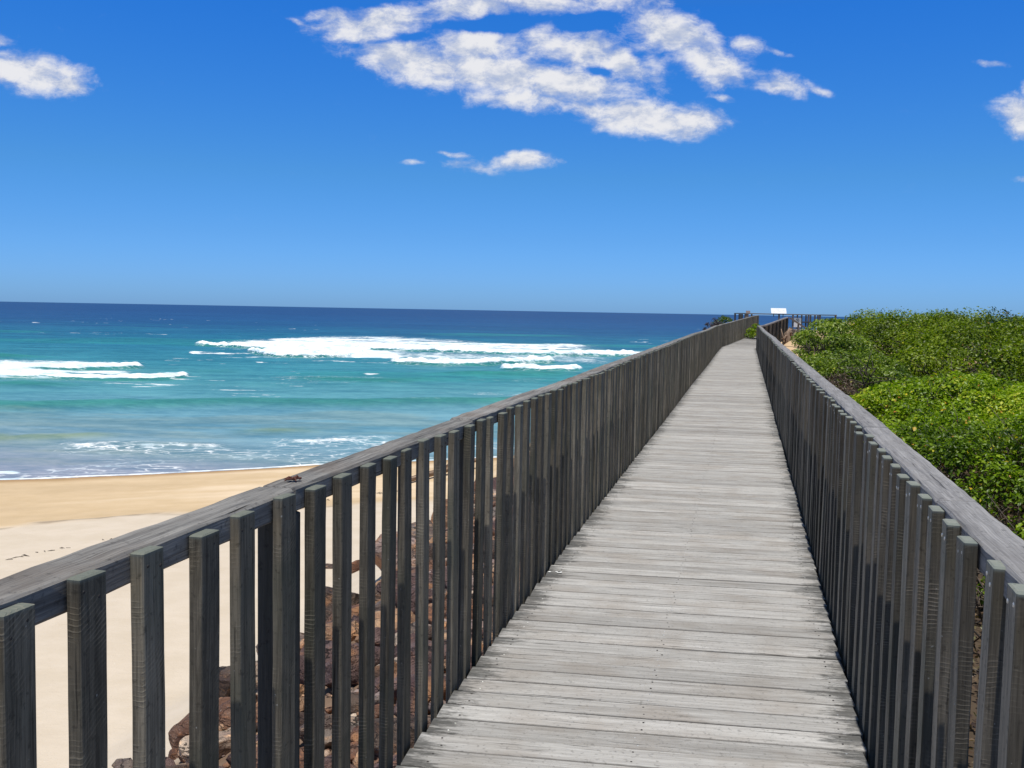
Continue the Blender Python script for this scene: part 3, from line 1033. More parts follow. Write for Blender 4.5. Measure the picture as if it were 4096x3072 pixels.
# (x, y, long size, proportions y/z, hue) of the boulders one sees best between the pickets
BIG = [(-3.22, 8.25, .26, .7, .5, 'grey brown'), (-3.02, 8.05, .20, .7, .5, 'pale tan'), (-3.42, 8.55, .16, .7, .5, 'grey brown'),
       (-2.66, 8.25, .55, .8, .6, 'rusty brown'), (-2.72, 9.75, .72, .7, .55, 'dark brown'), (-2.30, 8.3, .55, .75, .5, 'rusty brown'),
       (-2.30, 10.3, .75, .8, .6, 'grey brown'), (-2.2, 7.4, .55, .8, .55, 'pale tan'), (-1.72, 6.8, .48, .8, .6, 'purple brown'),
       (-1.27, 7.95, .85, .62, .52, 'purple brown'), (-2.15, 12.6, 1.0, .7, .62, 'dark brown'), (-1.70, 9.95, .70, .7, .45, 'orange tan'),
       (-1.05, 9.1, .62, .8, .55, 'orange tan'), (-1.14, 6.32, .42, .5, .45, 'grey brown'), (-.80, 7.9, .36, .8, .6, 'purple brown'),
       (-1.66, 14.8, 1.0, .75, .85, 'pinkish grey'), (-.85, 9.9, .62, .75, .6, 'purple brown'), (-1.45, 16.8, .95, .8, .6, 'grey brown'),
       (-1.0, 18.5, .95, .7, .8, 'orange tan'), (-2.75, 17.6, .60, .6, .55, 'rusty brown'), (-2.44, 18.4, .42, .7, .5, 'orange tan'),
       (-3.32, 18.2, .32, .5, .4, 'grey brown'), (-1.15, 23.5, .8, .7, .7, 'dark brown'), (-1.3, 12.2, .8, .7, .6, 'purple brown'),
       (-.5, 11.2, .62, .8, .6, 'orange tan'), (-.35, 13.2, .8, .8, .6, 'rusty brown'), (-1.0, 14.0, .7, .8, .6, 'dark brown')]


def inv_view(P):
    v = cam.matrix_world.inverted() @ Vector(P)
    return (512 + v.x / -v.z * FPX, 384 - v.y / -v.z * FPX) if v.z < 0 else (-9, -9)


spots = [(x, y, L) for x, y, L, *_ in BIG]
cand = []
r_ = np.random.default_rng(21)
tries = 0
while tries < 6000:
    tries += 1
    ss, oo = r_.uniform(1.5, 36), r_.uniform(.45, 6.2)
    L = r_.uniform(.35, .85) * (.55 + .45 * min(1, oo / 1.8))
    if oo > float(OMAX(ss)) - .25 * L:
        continue
    x, y = W2(ss, -1.2 - oo)
    if all((x - a) ** 2 + (y - b) ** 2 > (.40 * (L + c)) ** 2 for a, b, c in spots):
        spots.append((x, y, L))
        cand.append((x, y, L, r_.uniform(.6, .9), r_.uniform(.45, .7), list(HUES)[r_.choice(7, p=[.24, .2, .13, .18, .09, .1, .06])]))
tries = 0
while tries < 5000:
    tries += 1
    ss, oo = r_.uniform(3.5, 20), r_.uniform(.25, 5.2)
    L = r_.uniform(.16, .32)
    if oo > float(OMAX(ss)):
        continue
    x, y = W2(ss, -1.2 - oo)
    if all((x - a) ** 2 + (y - b) ** 2 > (.36 * (L + c)) ** 2 for a, b, c in spots):
        spots.append((x, y, L))
        cand.append((x, y, L, r_.uniform(.55, .9), r_.uniform(.45, .7), list(HUES)[r_.choice(7, p=[.2, .16, .2, .16, .1, .1, .08])]))
gapx = []
for kk in range(16):
    p, d = path(-1, 1.18 + PSP * kk)
    gapx.append(inv_view((p[0], p[1], .4))[0])
ORD = ['first', 'second', 'third', 'fourth', 'fifth', 'sixth', 'seventh', 'eighth', 'ninth', 'tenth', 'eleventh', 'twelfth', 'thirteenth', 'fourteenth',
       'fifteenth', 'sixteenth', 'seventeenth', 'eighteenth', 'nineteenth', 'twentieth']
vis, hid = {}, []
for i, b in enumerate(BIG + cand):
    zc = float(land_z(b[0], b[1])) + b[2] * b[4] * .22
    px, py = inv_view((b[0], b[1], zc))
    first = next((k for k, g in enumerate(gapx) if g > 0), 0)
    g = sum(1 for v in gapx if 0 < v < px)
    if 0 < g <= 15 and 0 < px < gapx[-1] + 8 and py < 768 + 14 and py > 430:
        vis.setdefault(g, []).append((py, i, b, zc))
    else:
        hid.append((i, b, zc))
for g, lst in vis.items():
    lst.sort()
    for kpos, (py, i, b, zc) in enumerate(lst):
        if kpos >= len(ORD):
            hid.append((i, b, zc))
            continue
        x, y, L, fy, fz, hue = b
        V, F = rock_shape(5 if L > .6 and y < 12 else 4, (L, L * fy, L * fz), 100 + i)
        Rz = np.array(Matrix.Rotation(r_.uniform(-.3, .3), 3, 'Z'))
        V = V + np.array((0, 0, 0))
        hc = np.array(HUES[hue]) * r_.uniform(.85, 1.2)
        me = raw_mesh('rock', V, F, {'gcol': np.tile((*hc, 1), (len(V), 1)), 'rnd': np.full(len(V), r_.uniform())}, True)
        me.set_sharp_from_angle(angle=math.radians(32))
        o = link('rock', me, M['rock'])
        o.location = (x, y, zc)
        size = 'big' if L > .62 else ('small' if L < .40 else 'medium')
        if g > 15:
            where = 'behind the fence'
        where = f'{ORD[kpos]} from top just right of the {ORD[g - 1]} seaward picket from left'
        tag(o, f'{size} {hue} rock, {where}', 'rock', 'rocks on the slope below the boardwalk')

# loose stones between the boulders, with the boulders no one can see from the deck
Vs, Fs, Cs, Rs = [], [], [], []
nv = 0


def stone(V, F, c):
    global nv
    Vs.append(V)
    Fs.append(F + nv)
    Cs.append(np.tile((*c, 1), (len(V), 1)))
    Rs.append(np.full(len(V), r_.uniform()))
    nv += len(V)


for i, b, zc in hid:
    V, F = rock_shape(4, (b[2], b[2] * b[3], b[2] * b[4]), 100 + i)
    stone(V + np.array((b[0], b[1], zc)), F, np.array(HUES[b[5]]) * r_.uniform(.85, 1.2))
for i in range(5200):
    oo = r_.exponential(1.0) + .02 if r_.uniform() < .75 else r_.uniform(0, 5.6)
    ss = r_.uniform(2.2, 14) if r_.uniform() < .75 else r_.uniform(2.2, 30)
    if oo > float(OMAX(ss)) + r_.normal() * .15:
        continue
    x, y = W2(ss, -1.2 - oo)
    L = min(.26, .035 + r_.exponential(.045))
    V, F = rock_shape(2 if L > .07 else 1, (L, L * r_.uniform(.5, .9), L * r_.uniform(.3, .6)), i, 5)
    hue = HUES[list(HUES)[r_.choice(7, p=[.12, .10, .26, .08, .16, .12, .16])]]
    stone(V + np.array((x, y, float(land_z(x, y)) + L * .12)), F, np.array(hue) * r_.uniform(.8, 1.5))
me = raw_mesh('rubble', np.concatenate(Vs), np.concatenate(Fs), {'gcol': np.concatenate(Cs), 'rnd': np.concatenate(Rs)}, False)
tag(link('rubble', me, M['rock']), 'loose brown and tan stones filling the slope between the boulders', 'rubble', None, 'stuff')

# driftwood log at the edge of the dry sand and odd sticks
mb = MB()
P = [np.array((x, y, float(land_z(x, y)) + dz_)) for x, y, dz_ in
     ((-3.45, 31.6, .10), (-2.95, 32.8, .14), (-2.4, 34.1, .17), (-1.85, 35.3, .22), (-1.4, 36.4, .30), (-.9, 37.5, .34))]
mb.tube(P, [.075, .10, .105, .10, .085, .05], 10)
mb.tube([P[2], P[2] + (.35, .1, .30), P[2] + (.5, .3, .55)], [.05, .035, .015], 6)
o = mb.build('driftwood_log', [M['drift']], None, True)
tag(o, 'long bleached driftwood log lying on the golden sand near the water', 'driftwood')

r5 = np.random.default_rng(55)
mb = MB()
xs_ = np.linspace(-13.0, -3.0, 500)
for k in range(170):
    if k < 170:
        i_ = int(r5.uniform(0, 500))
        x = xs_[i_]
        y = np.interp(x, [-13, -9.86, -9.19, -8.72, -5.33, -3.26], [14.5, 19.06, 20.26, 21.08, 27.68, 30.1]) + r5.normal() * .10
        if vnoise(np.array([x * .9]), np.array([3.3]), 8)[0] < .42:
            continue
    else:
        ss, oo = r5.uniform(4, 26), r5.uniform(3.2, 9)
        x, y = W2(ss, -1.2 - oo)
    z = float(land_z(x, y)) + .008
    a, L = r5.uniform(0, 6.28), r5.uniform(.04, .22) * (1.0 if k < 170 else .7)
    d = np.array((math.cos(a), math.sin(a), 0)) * L / 2
    mb.tube([np.array((x, y, z)) - d, np.array((x, y, z + .012)) + r5.normal(size=3) * .01, np.array((x, y, z)) + d], [.004, .009, .003], 4)
tag(mb.build('beach_debris', [M['twig']], None, True), 'dark twigs and seaweed scraps scattered on the sand along the last tide line', 'debris', None, 'stuff')

# ------------------------------------------------------------------ coastal scrub
def jit(x, y, sp, seed):
    gx_, gy_ = np.floor(x / sp), np.floor(y / sp)
    best = np.full(x.shape, 9.0)
    for a in (-1, 0, 1):
        for b in (-1, 0, 1):
            cx_, cy_ = gx_ + a, gy_ + b
            jx = vnoise(cx_ + .5, cy_ + .5, seed)
            jy = vnoise(cx_ + .5, cy_ + 77.5, seed)
            best = np.minimum(best, np.hypot(x - (cx_ + jx) * sp, y - (cy_ + jy) * sp))
    return 1 - best / sp


def leaves(Pp, N, size, r, width=.62, curl=.16):
    n = len(Pp)
    nr = N + r.normal(size=(n, 3)) * .55
    nr /= np.linalg.norm(nr, axis=1)[:, None]
    tg = np.cross(nr, r.normal(size=(n, 3)))
    tg /= np.linalg.norm(tg, axis=1)[:, None] + 1e-9
    bt = np.cross(nr, tg)
    L = size * np.exp(np.clip(r.normal(size=n), -2, 1.5) * .25)[:, None]
    wd = L * width * r.uniform(.8, 1.15, (n, 1))
    b = Pp - tg * L * .5
    tip = Pp + tg * L * .5
    m0 = Pp - tg * L * .02
    l_ = m0 + bt * wd * .5 + nr * L * curl
    q_ = m0 - bt * wd * .5 + nr * L * curl
    V = np.stack([b, l_, tip, q_], 1).reshape(-1, 3)
    i = np.arange(n)[:, None] * 4
    F = np.concatenate([i + np.array([[0, 2, 1]]), i + np.array([[0, 3, 2]])], 1).reshape(-1, 3)
    return V, F


def bush(name, label, cat, cx, cy, rx, ry, turn, base, top, n, leaf, m_leaf, seed, lumps=.55, amp=.16, side=.25, depth=.10, pw=2.6,
         stems=30, group=None, shoots=0, tone=0.0, skirt=.15, shell=None):
    r = np.random.default_rng(seed)
    ct, st_ = math.cos(turn), math.sin(turn)

    def shape(rho, th):
        k = 1 + .30 * (fbm(np.cos(th) * 1.7 + 5, np.sin(th) * 1.7 + 5, 3, seed) - .5)
        lx, ly = rx * k * rho * np.cos(th), ry * k * rho * np.sin(th)
        return cx + lx * ct - ly * st_, cy + lx * st_ + ly * ct, lx, ly
    # rounded clumps of leaves sitting on a dome; the gaps between them stay open and dark
    rc0 = lumps * .62
    area = math.pi * rx * ry * 1.25
    nc = max(6, int(area / (rc0 * rc0 * 1.35)))
    crho, cth = np.sqrt(r.uniform(0, 1, nc)), r.uniform(0, 6.2832, nc)
    sdc = r.uniform(0, 1, nc) < side
    crho = np.where(sdc, r.uniform(.82, 1.0, nc), crho)
    px_, py_, plx, ply = shape(crho, cth)
    ph_ = np.power(np.clip(1 - crho ** pw, 0, 1), .55)
    pz_ = base + (top - base) * ph_ + (fbm(px_ / lumps * .6, py_ / lumps * .6, 3, seed) - .5) * amp * 2.4
    pz_ = np.where(sdc, base + (pz_ - base) * r.uniform(skirt, 1, nc), pz_)
    prc = rc0 * np.exp(r.normal(size=nc) * .28)
    pz_ = np.minimum(pz_, top + amp * .5) - prc * .55
    wgt = prc ** 2
    ci = r.choice(nc, n, p=wgt / wgt.sum())
    dv = r.normal(size=(n, 3))
    dv /= np.linalg.norm(dv, axis=1)[:, None]
    dv[:, 2] = np.where(dv[:, 2] < -.25, -dv[:, 2], dv[:, 2])
    rr_ = prc[ci] * (1 - np.minimum(r.exponential(depth * 1.3, n), .75)) * (1 + .22 * (r.uniform(0, 1, n) - .5))
    x = px_[ci] + dv[:, 0] * rr_
    y = py_[ci] + dv[:, 1] * rr_
    z = pz_[ci] + dv[:, 2] * rr_ * .82
    okz = z > base - .05
    x, y, z, dv, ci = x[okz], y[okz], z[okz], dv[okz], ci[okz]
    N = dv + np.array((0, 0, .55)) + r.normal(size=dv.shape) * .25
    Pp = np.stack([x, y, z], 1)
    ctone = r.normal(size=nc) * .13
    ptone = ctone[ci]
    if shoots:
        ex, en = [], []
        for _ in range(shoots):
            a_, b_ = math.sqrt(r.uniform(0, .8)), r.uniform(0, 6.28)
            sx, sy, _, _ = shape(np.array([a_]), np.array([b_]))
            zt = base + (top - base) * (1 - a_ ** pw) ** .55
            hgt = r.uniform(.05, .15) * min(1.5, amp / .16)
            kq = int(22 + 60 * hgt)
            tt = r.uniform(0, 1, kq)
            ex.append(np.stack([sx[0] + r.normal(size=kq) * .09 * (1.3 - tt), sy[0] + r.normal(size=kq) * .09 * (1.3 - tt), zt + tt * hgt], 1))
            en.append(r.normal(size=(kq, 3)) * .6 + np.array((0, 0, .6)))
        Pp, N = np.concatenate([Pp] + ex), np.concatenate([N] + en)
        ptone = np.concatenate([ptone, np.zeros(len(Pp) - len(ptone))])
    tt = Pp[:, 0] * CA - Pp[:, 1] * SA - np.maximum(0, Pp[:, 0] * SA + Pp[:, 1] * CA - 49.6) * .137
    if group:
        ok = tt > .70
        Pp, N, ptone = Pp[ok], N[ok], ptone[ok]
    V, F = leaves(Pp, N, leaf, r)
    nl = len(Pp)
    cl = fbm(Pp[:, 0] * 1.1, Pp[:, 1] * 1.1, 3, seed + 9)
    rn = np.clip(r.uniform(0, 1, nl) * .60 + (cl - .36) * .8 + tone + ptone, 0, .949)
    rn = np.where(r.uniform(0, 1, nl) < .018, r.uniform(.95, 1.0, nl), rn)
    o = thing(name, label, cat, (cx, cy, base), group)
    me = raw_mesh('foliage', V, F, {'rnd': np.repeat(rn, 4)})
    link('foliage', me, m_leaf, o)
    if stems:
        mb = MB()
        for k in range(stems):
            a_, b_ = math.sqrt(r.uniform(.05, .95)), r.uniform(0, 6.28)
            ex_, ey_, _, _ = shape(np.array([a_]), np.array([b_]))
            zt = base + (top - base) * (1 - a_ ** pw) ** .55 - .02
            p0 = np.array((cx + (ex_[0] - cx) * .55, cy + (ey_[0] - cy) * .55, base - .05))
            p2 = np.array((ex_[0], ey_[0], zt))
            p1 = (p0 + p2) / 2 + np.array((r.normal() * .12, r.normal() * .12, (zt - base) * .12))
            rad = .011 if leaf < .06 else .02
            mb.tube([p0, p1, p2], [rad, rad * .7, rad * .3], 5)
            for _ in range(3):
                q0 = p1 + (p2 - p1) * r.uniform(0, .7)
                q1 = q0 + np.array((r.normal() * .28, r.normal() * .28, abs(r.normal()) * .16))
                mb.tube([q0, (q0 + q1) / 2 + r.normal(size=3) * .03, q1], [rad * .5, rad * .35, rad * .15], 4)
        mb.build('stems', [M['twig']], o, True)
    return o


GB = 'coastal scrub bushes behind the right fence'
bush('shrub', 'bright green leafy shrub nearest the camera with dark bare twigs at its front', 'shrub', 5.9, 10.75, 2.7, 2.15, -.15, -.30, .48, 68000, .044,
     M['leaf_near'], 201, .5, .17, .16, .09, 3.2, 90, GB, 30, skirt=.45)
bush('shrub', 'bright yellow green shrub with large glossy leaves beside the middle of the right handrail', 'shrub', 6.35, 14.2, 1.9, 1.5, -.3, -.25, .68, 38000, .051,
     M['leaf_near'], 202, .5, .18, .28, .09, 2.4, 40, GB, 20, tone=.10)
bush('shrub', 'wide low green shrub at the right edge in front of the dark scrub', 'shrub', 9.8, 13.4, 2.9, 2.0, .1, -.25, .44, 46000, .052,
     M['leaf_near'], 203, .55, .2, .2, .1, 2.8, 30, GB, 24, tone=-.02)
bush('shrub', 'small leafy green shrub low at the right edge beside the handrail', 'shrub', 3.95, 6.9, .50, .42, 0, -.5, .10, 3200, .050, M['leaf_near'], 204, .3, .12, .3,
     .08, 2.2, 14, GB, 8)
bush('shrub', 'round pale green shrub leaning on the fence below the lookout', 'shrub', 8.0, 25.3, 1.05, 2.4, -.229, .05, 1.50, 24000, .066, M['leaf_pale'], 205, .5, .20, .3,
     .12, 1.5, 30, GB, 14)
bush('shrub', 'lower mid green shrub between the pale shrub and the dry brown bush', 'shrub', 6.65, 19.4, 1.15, 2.1, -.229, -.1, .88, 15000, .060, M['leaf_pale'], 206, .5, .2, .35,
     .1, 2.3, 20, GB, 12, tone=-.12)
bush('shrub', 'big dark olive shrub mass with yellow flecks making the left end of the scrub skyline', 'shrub', 12.9, 27.8, 4.1, 5.4, -.1, .2, 1.56, 96000, .070, M['leaf_dark'],
     207, 1.0, .40, .28, .16, 5.0, 50, GB, 40)
bush('shrub', 'dark olive shrub in the middle of the scrub skyline', 'shrub', 18.2, 27.0, 4.0, 5.0, .1, .2, 1.42, 66000, .070, M['leaf_dark'], 208, 1.0, .40, .2, .16, 4.0, 40, GB, 36)
bush('shrub', 'lighter olive shrub rising highest at the right edge of the skyline', 'shrub', 22.0, 23.6, 4.2, 4.4, 0, .2, 1.52, 60000, .068, M['leaf_dark'], 209, 1.0, .40, .2, .16, 4.0,
     40, GB, 60, tone=.10)
bush('shrub', 'dark olive shrub on the near slope below the left skyline', 'shrub', 10.6, 21.2, 2.9, 2.6, -.2, -.1, 1.12, 30000, .072, M['leaf_dark'], 210, .7, .32, .3, .15, 2.4, 36,
     GB, 30)
bush('shrub', 'olive shrub with shadowy gaps on the near slope towards the right edge', 'shrub', 15.4, 20.4, 3.0, 2.6, .2, -.1, 1.14, 30000, .072, M['leaf_dark'], 211, .7, .34, .3, .15,
     2.4, 40, GB, 30, tone=.05)
bush('shrub', 'thin brownish shrub with bare twigs in the hollow at the right edge', 'shrub', 12.2, 17.2, 2.6, 1.2, .1, -.2, .55, 9000, .06, M['leaf_dry'], 212, .6, .25, .3, .15, 2.2, 90,
     GB, 10)
bush('shrub', 'small dry reddish brown bush against the handrail between two green shrubs', 'shrub', 5.2, 16.6, .62, 1.0, -.25, -.2, .58, 8500, .035, M['leaf_dry'], 213, .35, .16, .35, .1,
     2.2, 40, GB, 14)
bush('shrub', 'green shrub showing above the far end of the seaward fence', 'shrub', 12.1, 57.5, .60, 1.0, 0, .3, 1.38, 3800, .08, M['leaf_pale'], 214, .6, .25, .35, .12, 2.3, 10, None, 10,
     tone=-.1)
bush('shrub', 'purple grey dry shrub showing above the seaward fence left of the green one', 'shrub', 11.0, 55.0, .55, .7, 0, .2, 1.26, 2600, .07, M['leaf_purple'], 215, .5, .25, .35, .12, 2.3,
     10, None, 14)
bush('plant', 'leafy green plant growing up through the deck beside the far seaward fence', 'plant', 13.75, 56.9, .40, .55, 0, .28, .98, 1500, .085, M['leaf_near'], 216, .3, .14, .45, .05, 2.0,
     6, None, 6, tone=.05)
bush('plant', 'tiny bright green weed sprouting among the rubble by the deck edge', 'plant', *W2(7.6, -1.75), .10, .09, 0, float(land_z(*W2(7.6, -1.75))) + .02,
     float(land_z(*W2(7.6, -1.75))) + .17, 160, .045, M['leaf_near'], 217, .1, .05, .4, .03, 2.0, 0, tone=.15)

# the scrub goes on to the right of the picture
bush('shrub', 'green shrub continuing the near scrub just outside the right edge', 'shrub', 9.2, 8.6, 2.4, 2.0, .2, -.3, .40, 26000, .056, M['leaf_near'], 231, .5, .17, .2, .1, 2.8, 30, GB, 10)
bush('shrub', 'olive shrub continuing the dark scrub far outside the right edge', 'shrub', 20.5, 15.0, 4.6, 3.4, .2, -.2, .95, 26000, .085, M['leaf_dark'], 232, .9, .34, .25, .15, 2.6, 30, GB, 16)
bush('shrub', 'wide olive shrub beyond the right edge of the skyline', 'shrub', 30.0, 24.0, 5.0, 5.0, .2, -.2, 1.45, 26000, .10, M['leaf_dark'], 233, 1.0, .38, .2, .16, 3.0, 24, GB, 16)

# dead stems and litter under the scrub
mb = MB()
for k in range(800):
    ss, tt = R(6.6, 10.6), R(.9, 4.6)
    x, y = W2(ss, tt)
    z = float(land_z(x, y))
    a = R(0, 6.28)
    ln_ = R(.2, .75)
    el = R(.1, 1.4)
    p0 = np.array((x, y, z + .01))
    p1 = p0 + ln_ * np.array((math.cos(a) * math.cos(el), math.sin(a) * math.cos(el), math.sin(el)))
    mb.tube([p0, (p0 + p1) / 2 + np.array((R(-.06, .06), R(-.06, .06), R(-.03, .06))), p1], [.007, .005, .002], 4)
o = mb.build('dry_undergrowth', [M['twig']], None, True)
tag(o, 'tangle of bare dead twigs under the nearest shrubs', 'undergrowth', None, 'stuff')
r9 = np.random.default_rng(99)
nL = 26000
ss, tt = r9.uniform(4, 24, nL), r9.exponential(3.2, nL) + .62
x, y = ss * SA + tt * CA, ss * CA - tt * SA
V, F = leaves(np.stack([x, y, land_z(x, y) + .015 + r9.exponential(.02, nL)], 1), np.tile((0, 0, 1.0), (nL, 1)), .05, r9)
me = raw_mesh('leaf_litter', V, F, {'rnd': np.repeat(r9.uniform(0, .9, nL), 4)})
tag(link('leaf_litter', me, M['leaf_dry']), 'dry brown leaf litter on the ground behind the right fence', 'leaf litter', None, 'stuff')

# ------------------------------------------------------------------ lookout at the far end
LX0, LX1, LY0, LY1 = 16.35, 22.75, 70.6, 74.2
lz = .62
lk = thing('lookout_platform', 'timber lookout platform with open railing at the far end of the boardwalk, against the sea', 'lookout', (19.5, 72, lz))
FT = M['far_timber']
DT = M['dark_timber']


def beam(a, b, wd, th, m_, name, par, segs=2):
    a, b = np.asarray(a, float), np.asarray(b, float)
    ax = b - a
    L = np.linalg.norm(ax)
    ax /= L
    ref = UP if abs(ax[2]) < .9 else np.array((0, 1.0, 0))
    wy = np.cross(ref, ax)
    wy /= np.linalg.norm(wy)
    mb = MB()
    mb.plank(a, ax, wy, np.cross(ax, wy), L, wd, th, segs, .004, .001)
    return mb.build(name, [m_], par)


RT = 1.70
for yy in (LY0, LY1):
    if yy == LY1:
        beam((LX0, yy, RT), (LX1, yy, RT - .01), .13, .07, FT, 'top_rail', lk)
beam((LX0 + .065, LY0 - .1, RT), (LX0 + .065, LY1 - .07, RT), .13, .068, FT, 'top_rail', lk)
beam((LX1 - .065, LY0 - .1, RT - .01), (LX1 - .065, LY1 - .07, RT - .01), .13, .068, FT, 'top_rail', lk)
for xx, yy in ((LX0 + .06, LY0), (LX0 + .06, LY1 - .02), (LX0 + 1.0, LY1), (LX0 + 3.32, LY1), (LX1 - .9, LY1), (LX1 - .06, LY1 - .02), (LX1 - .06, LY0), (LX0 + 4.35, LY1)):
    beam((xx, yy, lz - 1.2), (xx, yy, RT - .036), .11, .11, FT, 'post', lk)
for xx in (LX0 + .36, LX0 + .46, LX0 + .58, LX0 + .80, LX0 + 1.28, LX0 + 4.66, LX0 + 4.98, LX0 + 5.30, LX0 + 5.64, LX0 + 5.96, LX1 - .22):
    beam((xx, LY1 - .055, lz - .08), (xx, LY1 - .055, RT - .04), .11, .035, DT, 'picket', lk)
beam((LX0 + 4.3, LY1 - .10, lz + .52), (LX1 - .1, LY1 - .10, lz + .52), .04, .10, DT, 'mid_rail', lk)
beam((LX0, (LY0 + LY1) / 2, lz - .03), (LX1, (LY0 + LY1) / 2, lz - .03), LY1 - LY0 + .3, .05, M['deck'], 'platform_floor', lk)
beam((LX0, LY0 - .17, lz - .16), (LX1, LY0 - .17, lz - .16), .05, .2, DT, 'edge_beam', lk)

# interpretive board, tilted on the far railing
sb = thing('sign_board', 'white tilted information board mounted on the lookout railing', 'sign', (18.95 + .9, LY1 - .05, RT))
mb = MB()
Wb, Hb = 1.13, .44
tilt = math.radians(28)
nr = np.array((0, -math.cos(tilt), math.sin(tilt)))
upv = np.array((0, math.sin(tilt), math.cos(tilt)))
X1 = np.array((1.0, 0, 0))
cxb = 19.62
C = np.array((cxb, LY1 - .02, RT + .045 + Hb / 2 * math.cos(tilt)))


def slab(mb, C, ax, upv, nr, Wd, Hd, th, rc, mat=0):
    pts = []
    for sx, sy, a0 in ((1, 1, 0), (-1, 1, 90), (-1, -1, 180), (1, -1, 270)):
        for a in (0, 30, 60, 90):
            an = math.radians(a0 + a)
            pts.append((sx * (Wd / 2 - rc) + rc * math.cos(an), sy * (Hd / 2 - rc) + rc * math.sin(an)))
    V = [C + ax * a + upv * b - nr * th / 2 for a, b in pts] + [C + ax * a + upv * b + nr * th / 2 for a, b in pts]
    n = len(pts)
    F = [(i, (i + 1) % n, n + (i + 1) % n, n + i) for i in range(n)] + [tuple(range(n - 1, -1, -1)), tuple(n + i for i in range(n))]
    mb.add(V, F, mat)


sb.location = (cxb, LY1, RT)
slab(mb, C, X1, upv, nr, Wb, Hb, .02, .035)
mb.build('board_face', [M['sign_white']], sb)
mb = MB()
for a, b, wd, hd in ((-.34, -.08, .10, .03), (.36, .05, .11, .05), (-.05, .09, .22, .012), (-.05, .06, .20, .012), (.05, -.06, .26, .012)):
    slab(mb, C + X1 * a + upv * b + nr * .0125, X1, upv, nr, wd, hd, .004, .004)
mb.build('faint_print', [plain('faded_grey_print', (.72, .75, .77))], sb)
for xx in (-.35, .35):
    beam((cxb + xx, LY1 + .03, RT - .2), (cxb + xx, LY1 + .03, RT + .17), .05, .04, FT, 'bracket', sb)

pl_ = thing('plaque', 'small brown timber plaque standing on the lookout railing at its left', 'plaque', (17.36, LY1, RT))
mb = MB()
slab(mb, np.array((17.36, LY1 - .03, RT + .035 + .08)), X1, np.array((0, .2, .98)), np.array((0, -.98, .2)), .31, .19, .03, .012)
mb.build('plaque_face', [M['sign_brown']], pl_)
beam((17.36, LY1 + .02, RT - .15), (17.36, LY1 + .02, RT + .06), .06, .04, FT, 'bracket', pl_)

# notice on posts beside the steps
ns = thing('notice_sign', 'pale notice sign with a grey circle symbol in front of the lookout railing', 'sign', (18.75, 66.2, .55))
nx, ny, nz = 18.78, 66.2, 1.16
fwd_ = np.array((-.28, -.96, 0))
rgt_ = np.array((.96, -.28, 0))
mb = MB()
slab(mb, np.array((nx, ny, nz - .15)), rgt_, UP, fwd_, .46, .31, .012, .02)
mb.build('lower_panel', [M['sign_plate']], ns)
mb = MB()
slab(mb, np.array((nx, ny, nz + .155)), rgt_, UP, fwd_, .46, .28, .012, .02)
up_ = mb.build('upper_panel', [M['sign_grey']], ns)
mb = MB()
cc_ = np.array((nx, ny, nz + .155)) + fwd_ * .009
ring = [cc_ + .10 * (rgt_ * math.cos(a) + UP * math.sin(a)) for a in np.linspace(0, 2 * math.pi, 25)]
mb.tube(ring, .011, 5)
mb.tube([cc_ + .10 * (rgt_ * -.7 + UP * .7), cc_ + .10 * (rgt_ * .7 - UP * .7)], .007, 5)
slab(mb, cc_ + fwd_ * .002 - UP * .005, rgt_, UP, fwd_, .085, .045, .006, .012)
slab(mb, cc_ + fwd_ * .002 + rgt_ * .035 + UP * .02, rgt_, UP, fwd_, .03, .03, .006, .01)
mb.build('circle_symbol', [M['sign_ink']], up_)
for xx in (-.14, .14):
    q0 = np.array((nx, ny, 0)) + rgt_ * xx - fwd_ * .035
    beam((q0[0], q0[1], .2), (q0[0], q0[1], nz + .36), .045, .045, FT, 'sign_post', ns)

# handrails of the steps going down to the sand at the right
sh = thing('stair_handrail', 'pair of sloping timber handrails going down from the boardwalk end to the sand', 'handrail', (17.3, 62.6, .55))
e_, _ = path(1, 63.4)
for dz_, th in ((1.0, .09), (.42, .08)):
    beam((e_[0] + .12, e_[1] - .25, e_[2] + dz_ + .06), (e_[0] + 1.62, e_[1] + .55, e_[2] + dz_ - .72), .045, th, FT, 'sloping_rail', sh)
for f_, bot in ((.45, .0), (.96, -.35)):
    x_, y_ = e_[0] + .12 + 1.5 * f_, e_[1] - .25 + .8 * f_ + .06
    beam((x_, y_, float(land_z(x_, y_)) - .3), (x_, y_, e_[2] + 1.02 - .78 * f_), .09, .09, FT, 'post', sh)
for k in range(3):
    pass

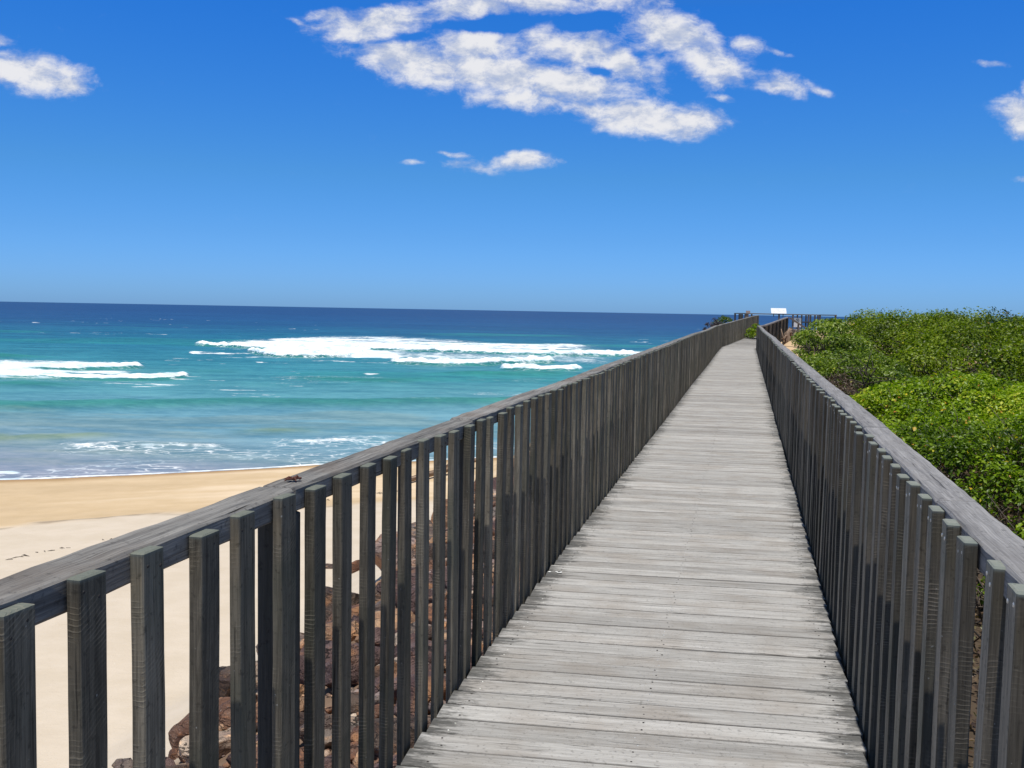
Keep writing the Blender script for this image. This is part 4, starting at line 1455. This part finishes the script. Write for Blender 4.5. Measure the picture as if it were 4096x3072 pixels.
# bleached stump beside the dark outer fence
stp = MB()
x_, y_ = 15.2, 55.2
z_ = float(land_z(x_, y_))
r4 = np.random.default_rng(4)
stp.tube([(x_, y_, z_ - .2), (x_ + .03, y_, z_ + .25), (x_ - .02, y_ + .05, z_ + .55), (x_ + .10, y_, z_ + .86)], [.30, .24, .22, .10], 11)
for k in range(7):
    a = R(0, 6.28)
    stp.tube([(x_, y_, z_ + R(.1, .6)), (x_ + .25 * math.cos(a), y_ + .2 * math.sin(a), z_ + R(.1, .7)), (x_ + .42 * math.cos(a), y_ + .4 * math.sin(a), z_ + R(.0, .9))],
             [.09, .06, .02], 6)
o = stp.build('tree_stump', [M['drift']], None, True)
tag(o, 'pale gnarled dead stump on the sand beside the far fence end', 'stump')

# orange boulder peeping over the seaward rail
V, F = rock_shape(4, (1.6, 1.1, .8), 777)
me = raw_mesh('boulder', V, F, {'gcol': np.tile((*HUES['orange tan'], 1), (len(V), 1)), 'rnd': np.full(len(V), .3)}, True)
me.set_sharp_from_angle(angle=math.radians(32))
o = link('boulder', me, M['rock'])
o.location = (5.55, 33.6, .15)
tag(o, 'orange brown boulder top peeping over the seaward handrail', 'rock')
V, F = rock_shape(4, (2.4, 1.8, 1.8), 778)
me = raw_mesh('boulder', V, F, {'gcol': np.tile((*HUES['rusty brown'], 1), (len(V), 1)), 'rnd': np.full(len(V), .7)}, True)
o2 = link('boulder', me, M['rock'])
o2.location = (5.45, 33.7, -.95)
tag(o2, 'rusty brown boulder under the orange one behind the seaward fence', 'rock')

mb = MB()
lc = np.array((-.612, 2.80, PTOP + .0095))
for k in range(5):
    a = .5 + k * 1.15 + R(-.3, .3)
    L = R(.018, .04)
    d = np.array((math.cos(a), math.sin(a) * .8, 0))
    mb.tube([lc, lc + d * L * .5 + UP * R(.004, .009), lc + d * L - UP * .003], [.0045, .0035, .0015], 5)
slab(mb, lc + UP * .002, np.array((.8, .6, 0)), np.array((-.6, .8, 0)), UP, .045, .016, .004, .006)
tag(mb.build('dry_leaf', [M['red_leaf']]), 'small curled reddish dry leaf lying on top of the seaward handrail', 'leaf')

# small marks: bird dropping on the deck, dry leaf on the rail
mb = MB()
bx, by = .30, 6.05
for k in range(7):
    a, rr = R(0, 6.28), abs(random.gauss(0, .022))
    mb.disc((bx + rr * 1.6 * math.cos(a), by + rr * math.sin(a), .0038), UP, R(.006, .018), .002, 0, 9)
o = mb.build('bird_dropping', [M['white_splat']])
tag(o, 'small white bird dropping splashed on the grey deck boards', 'bird dropping')
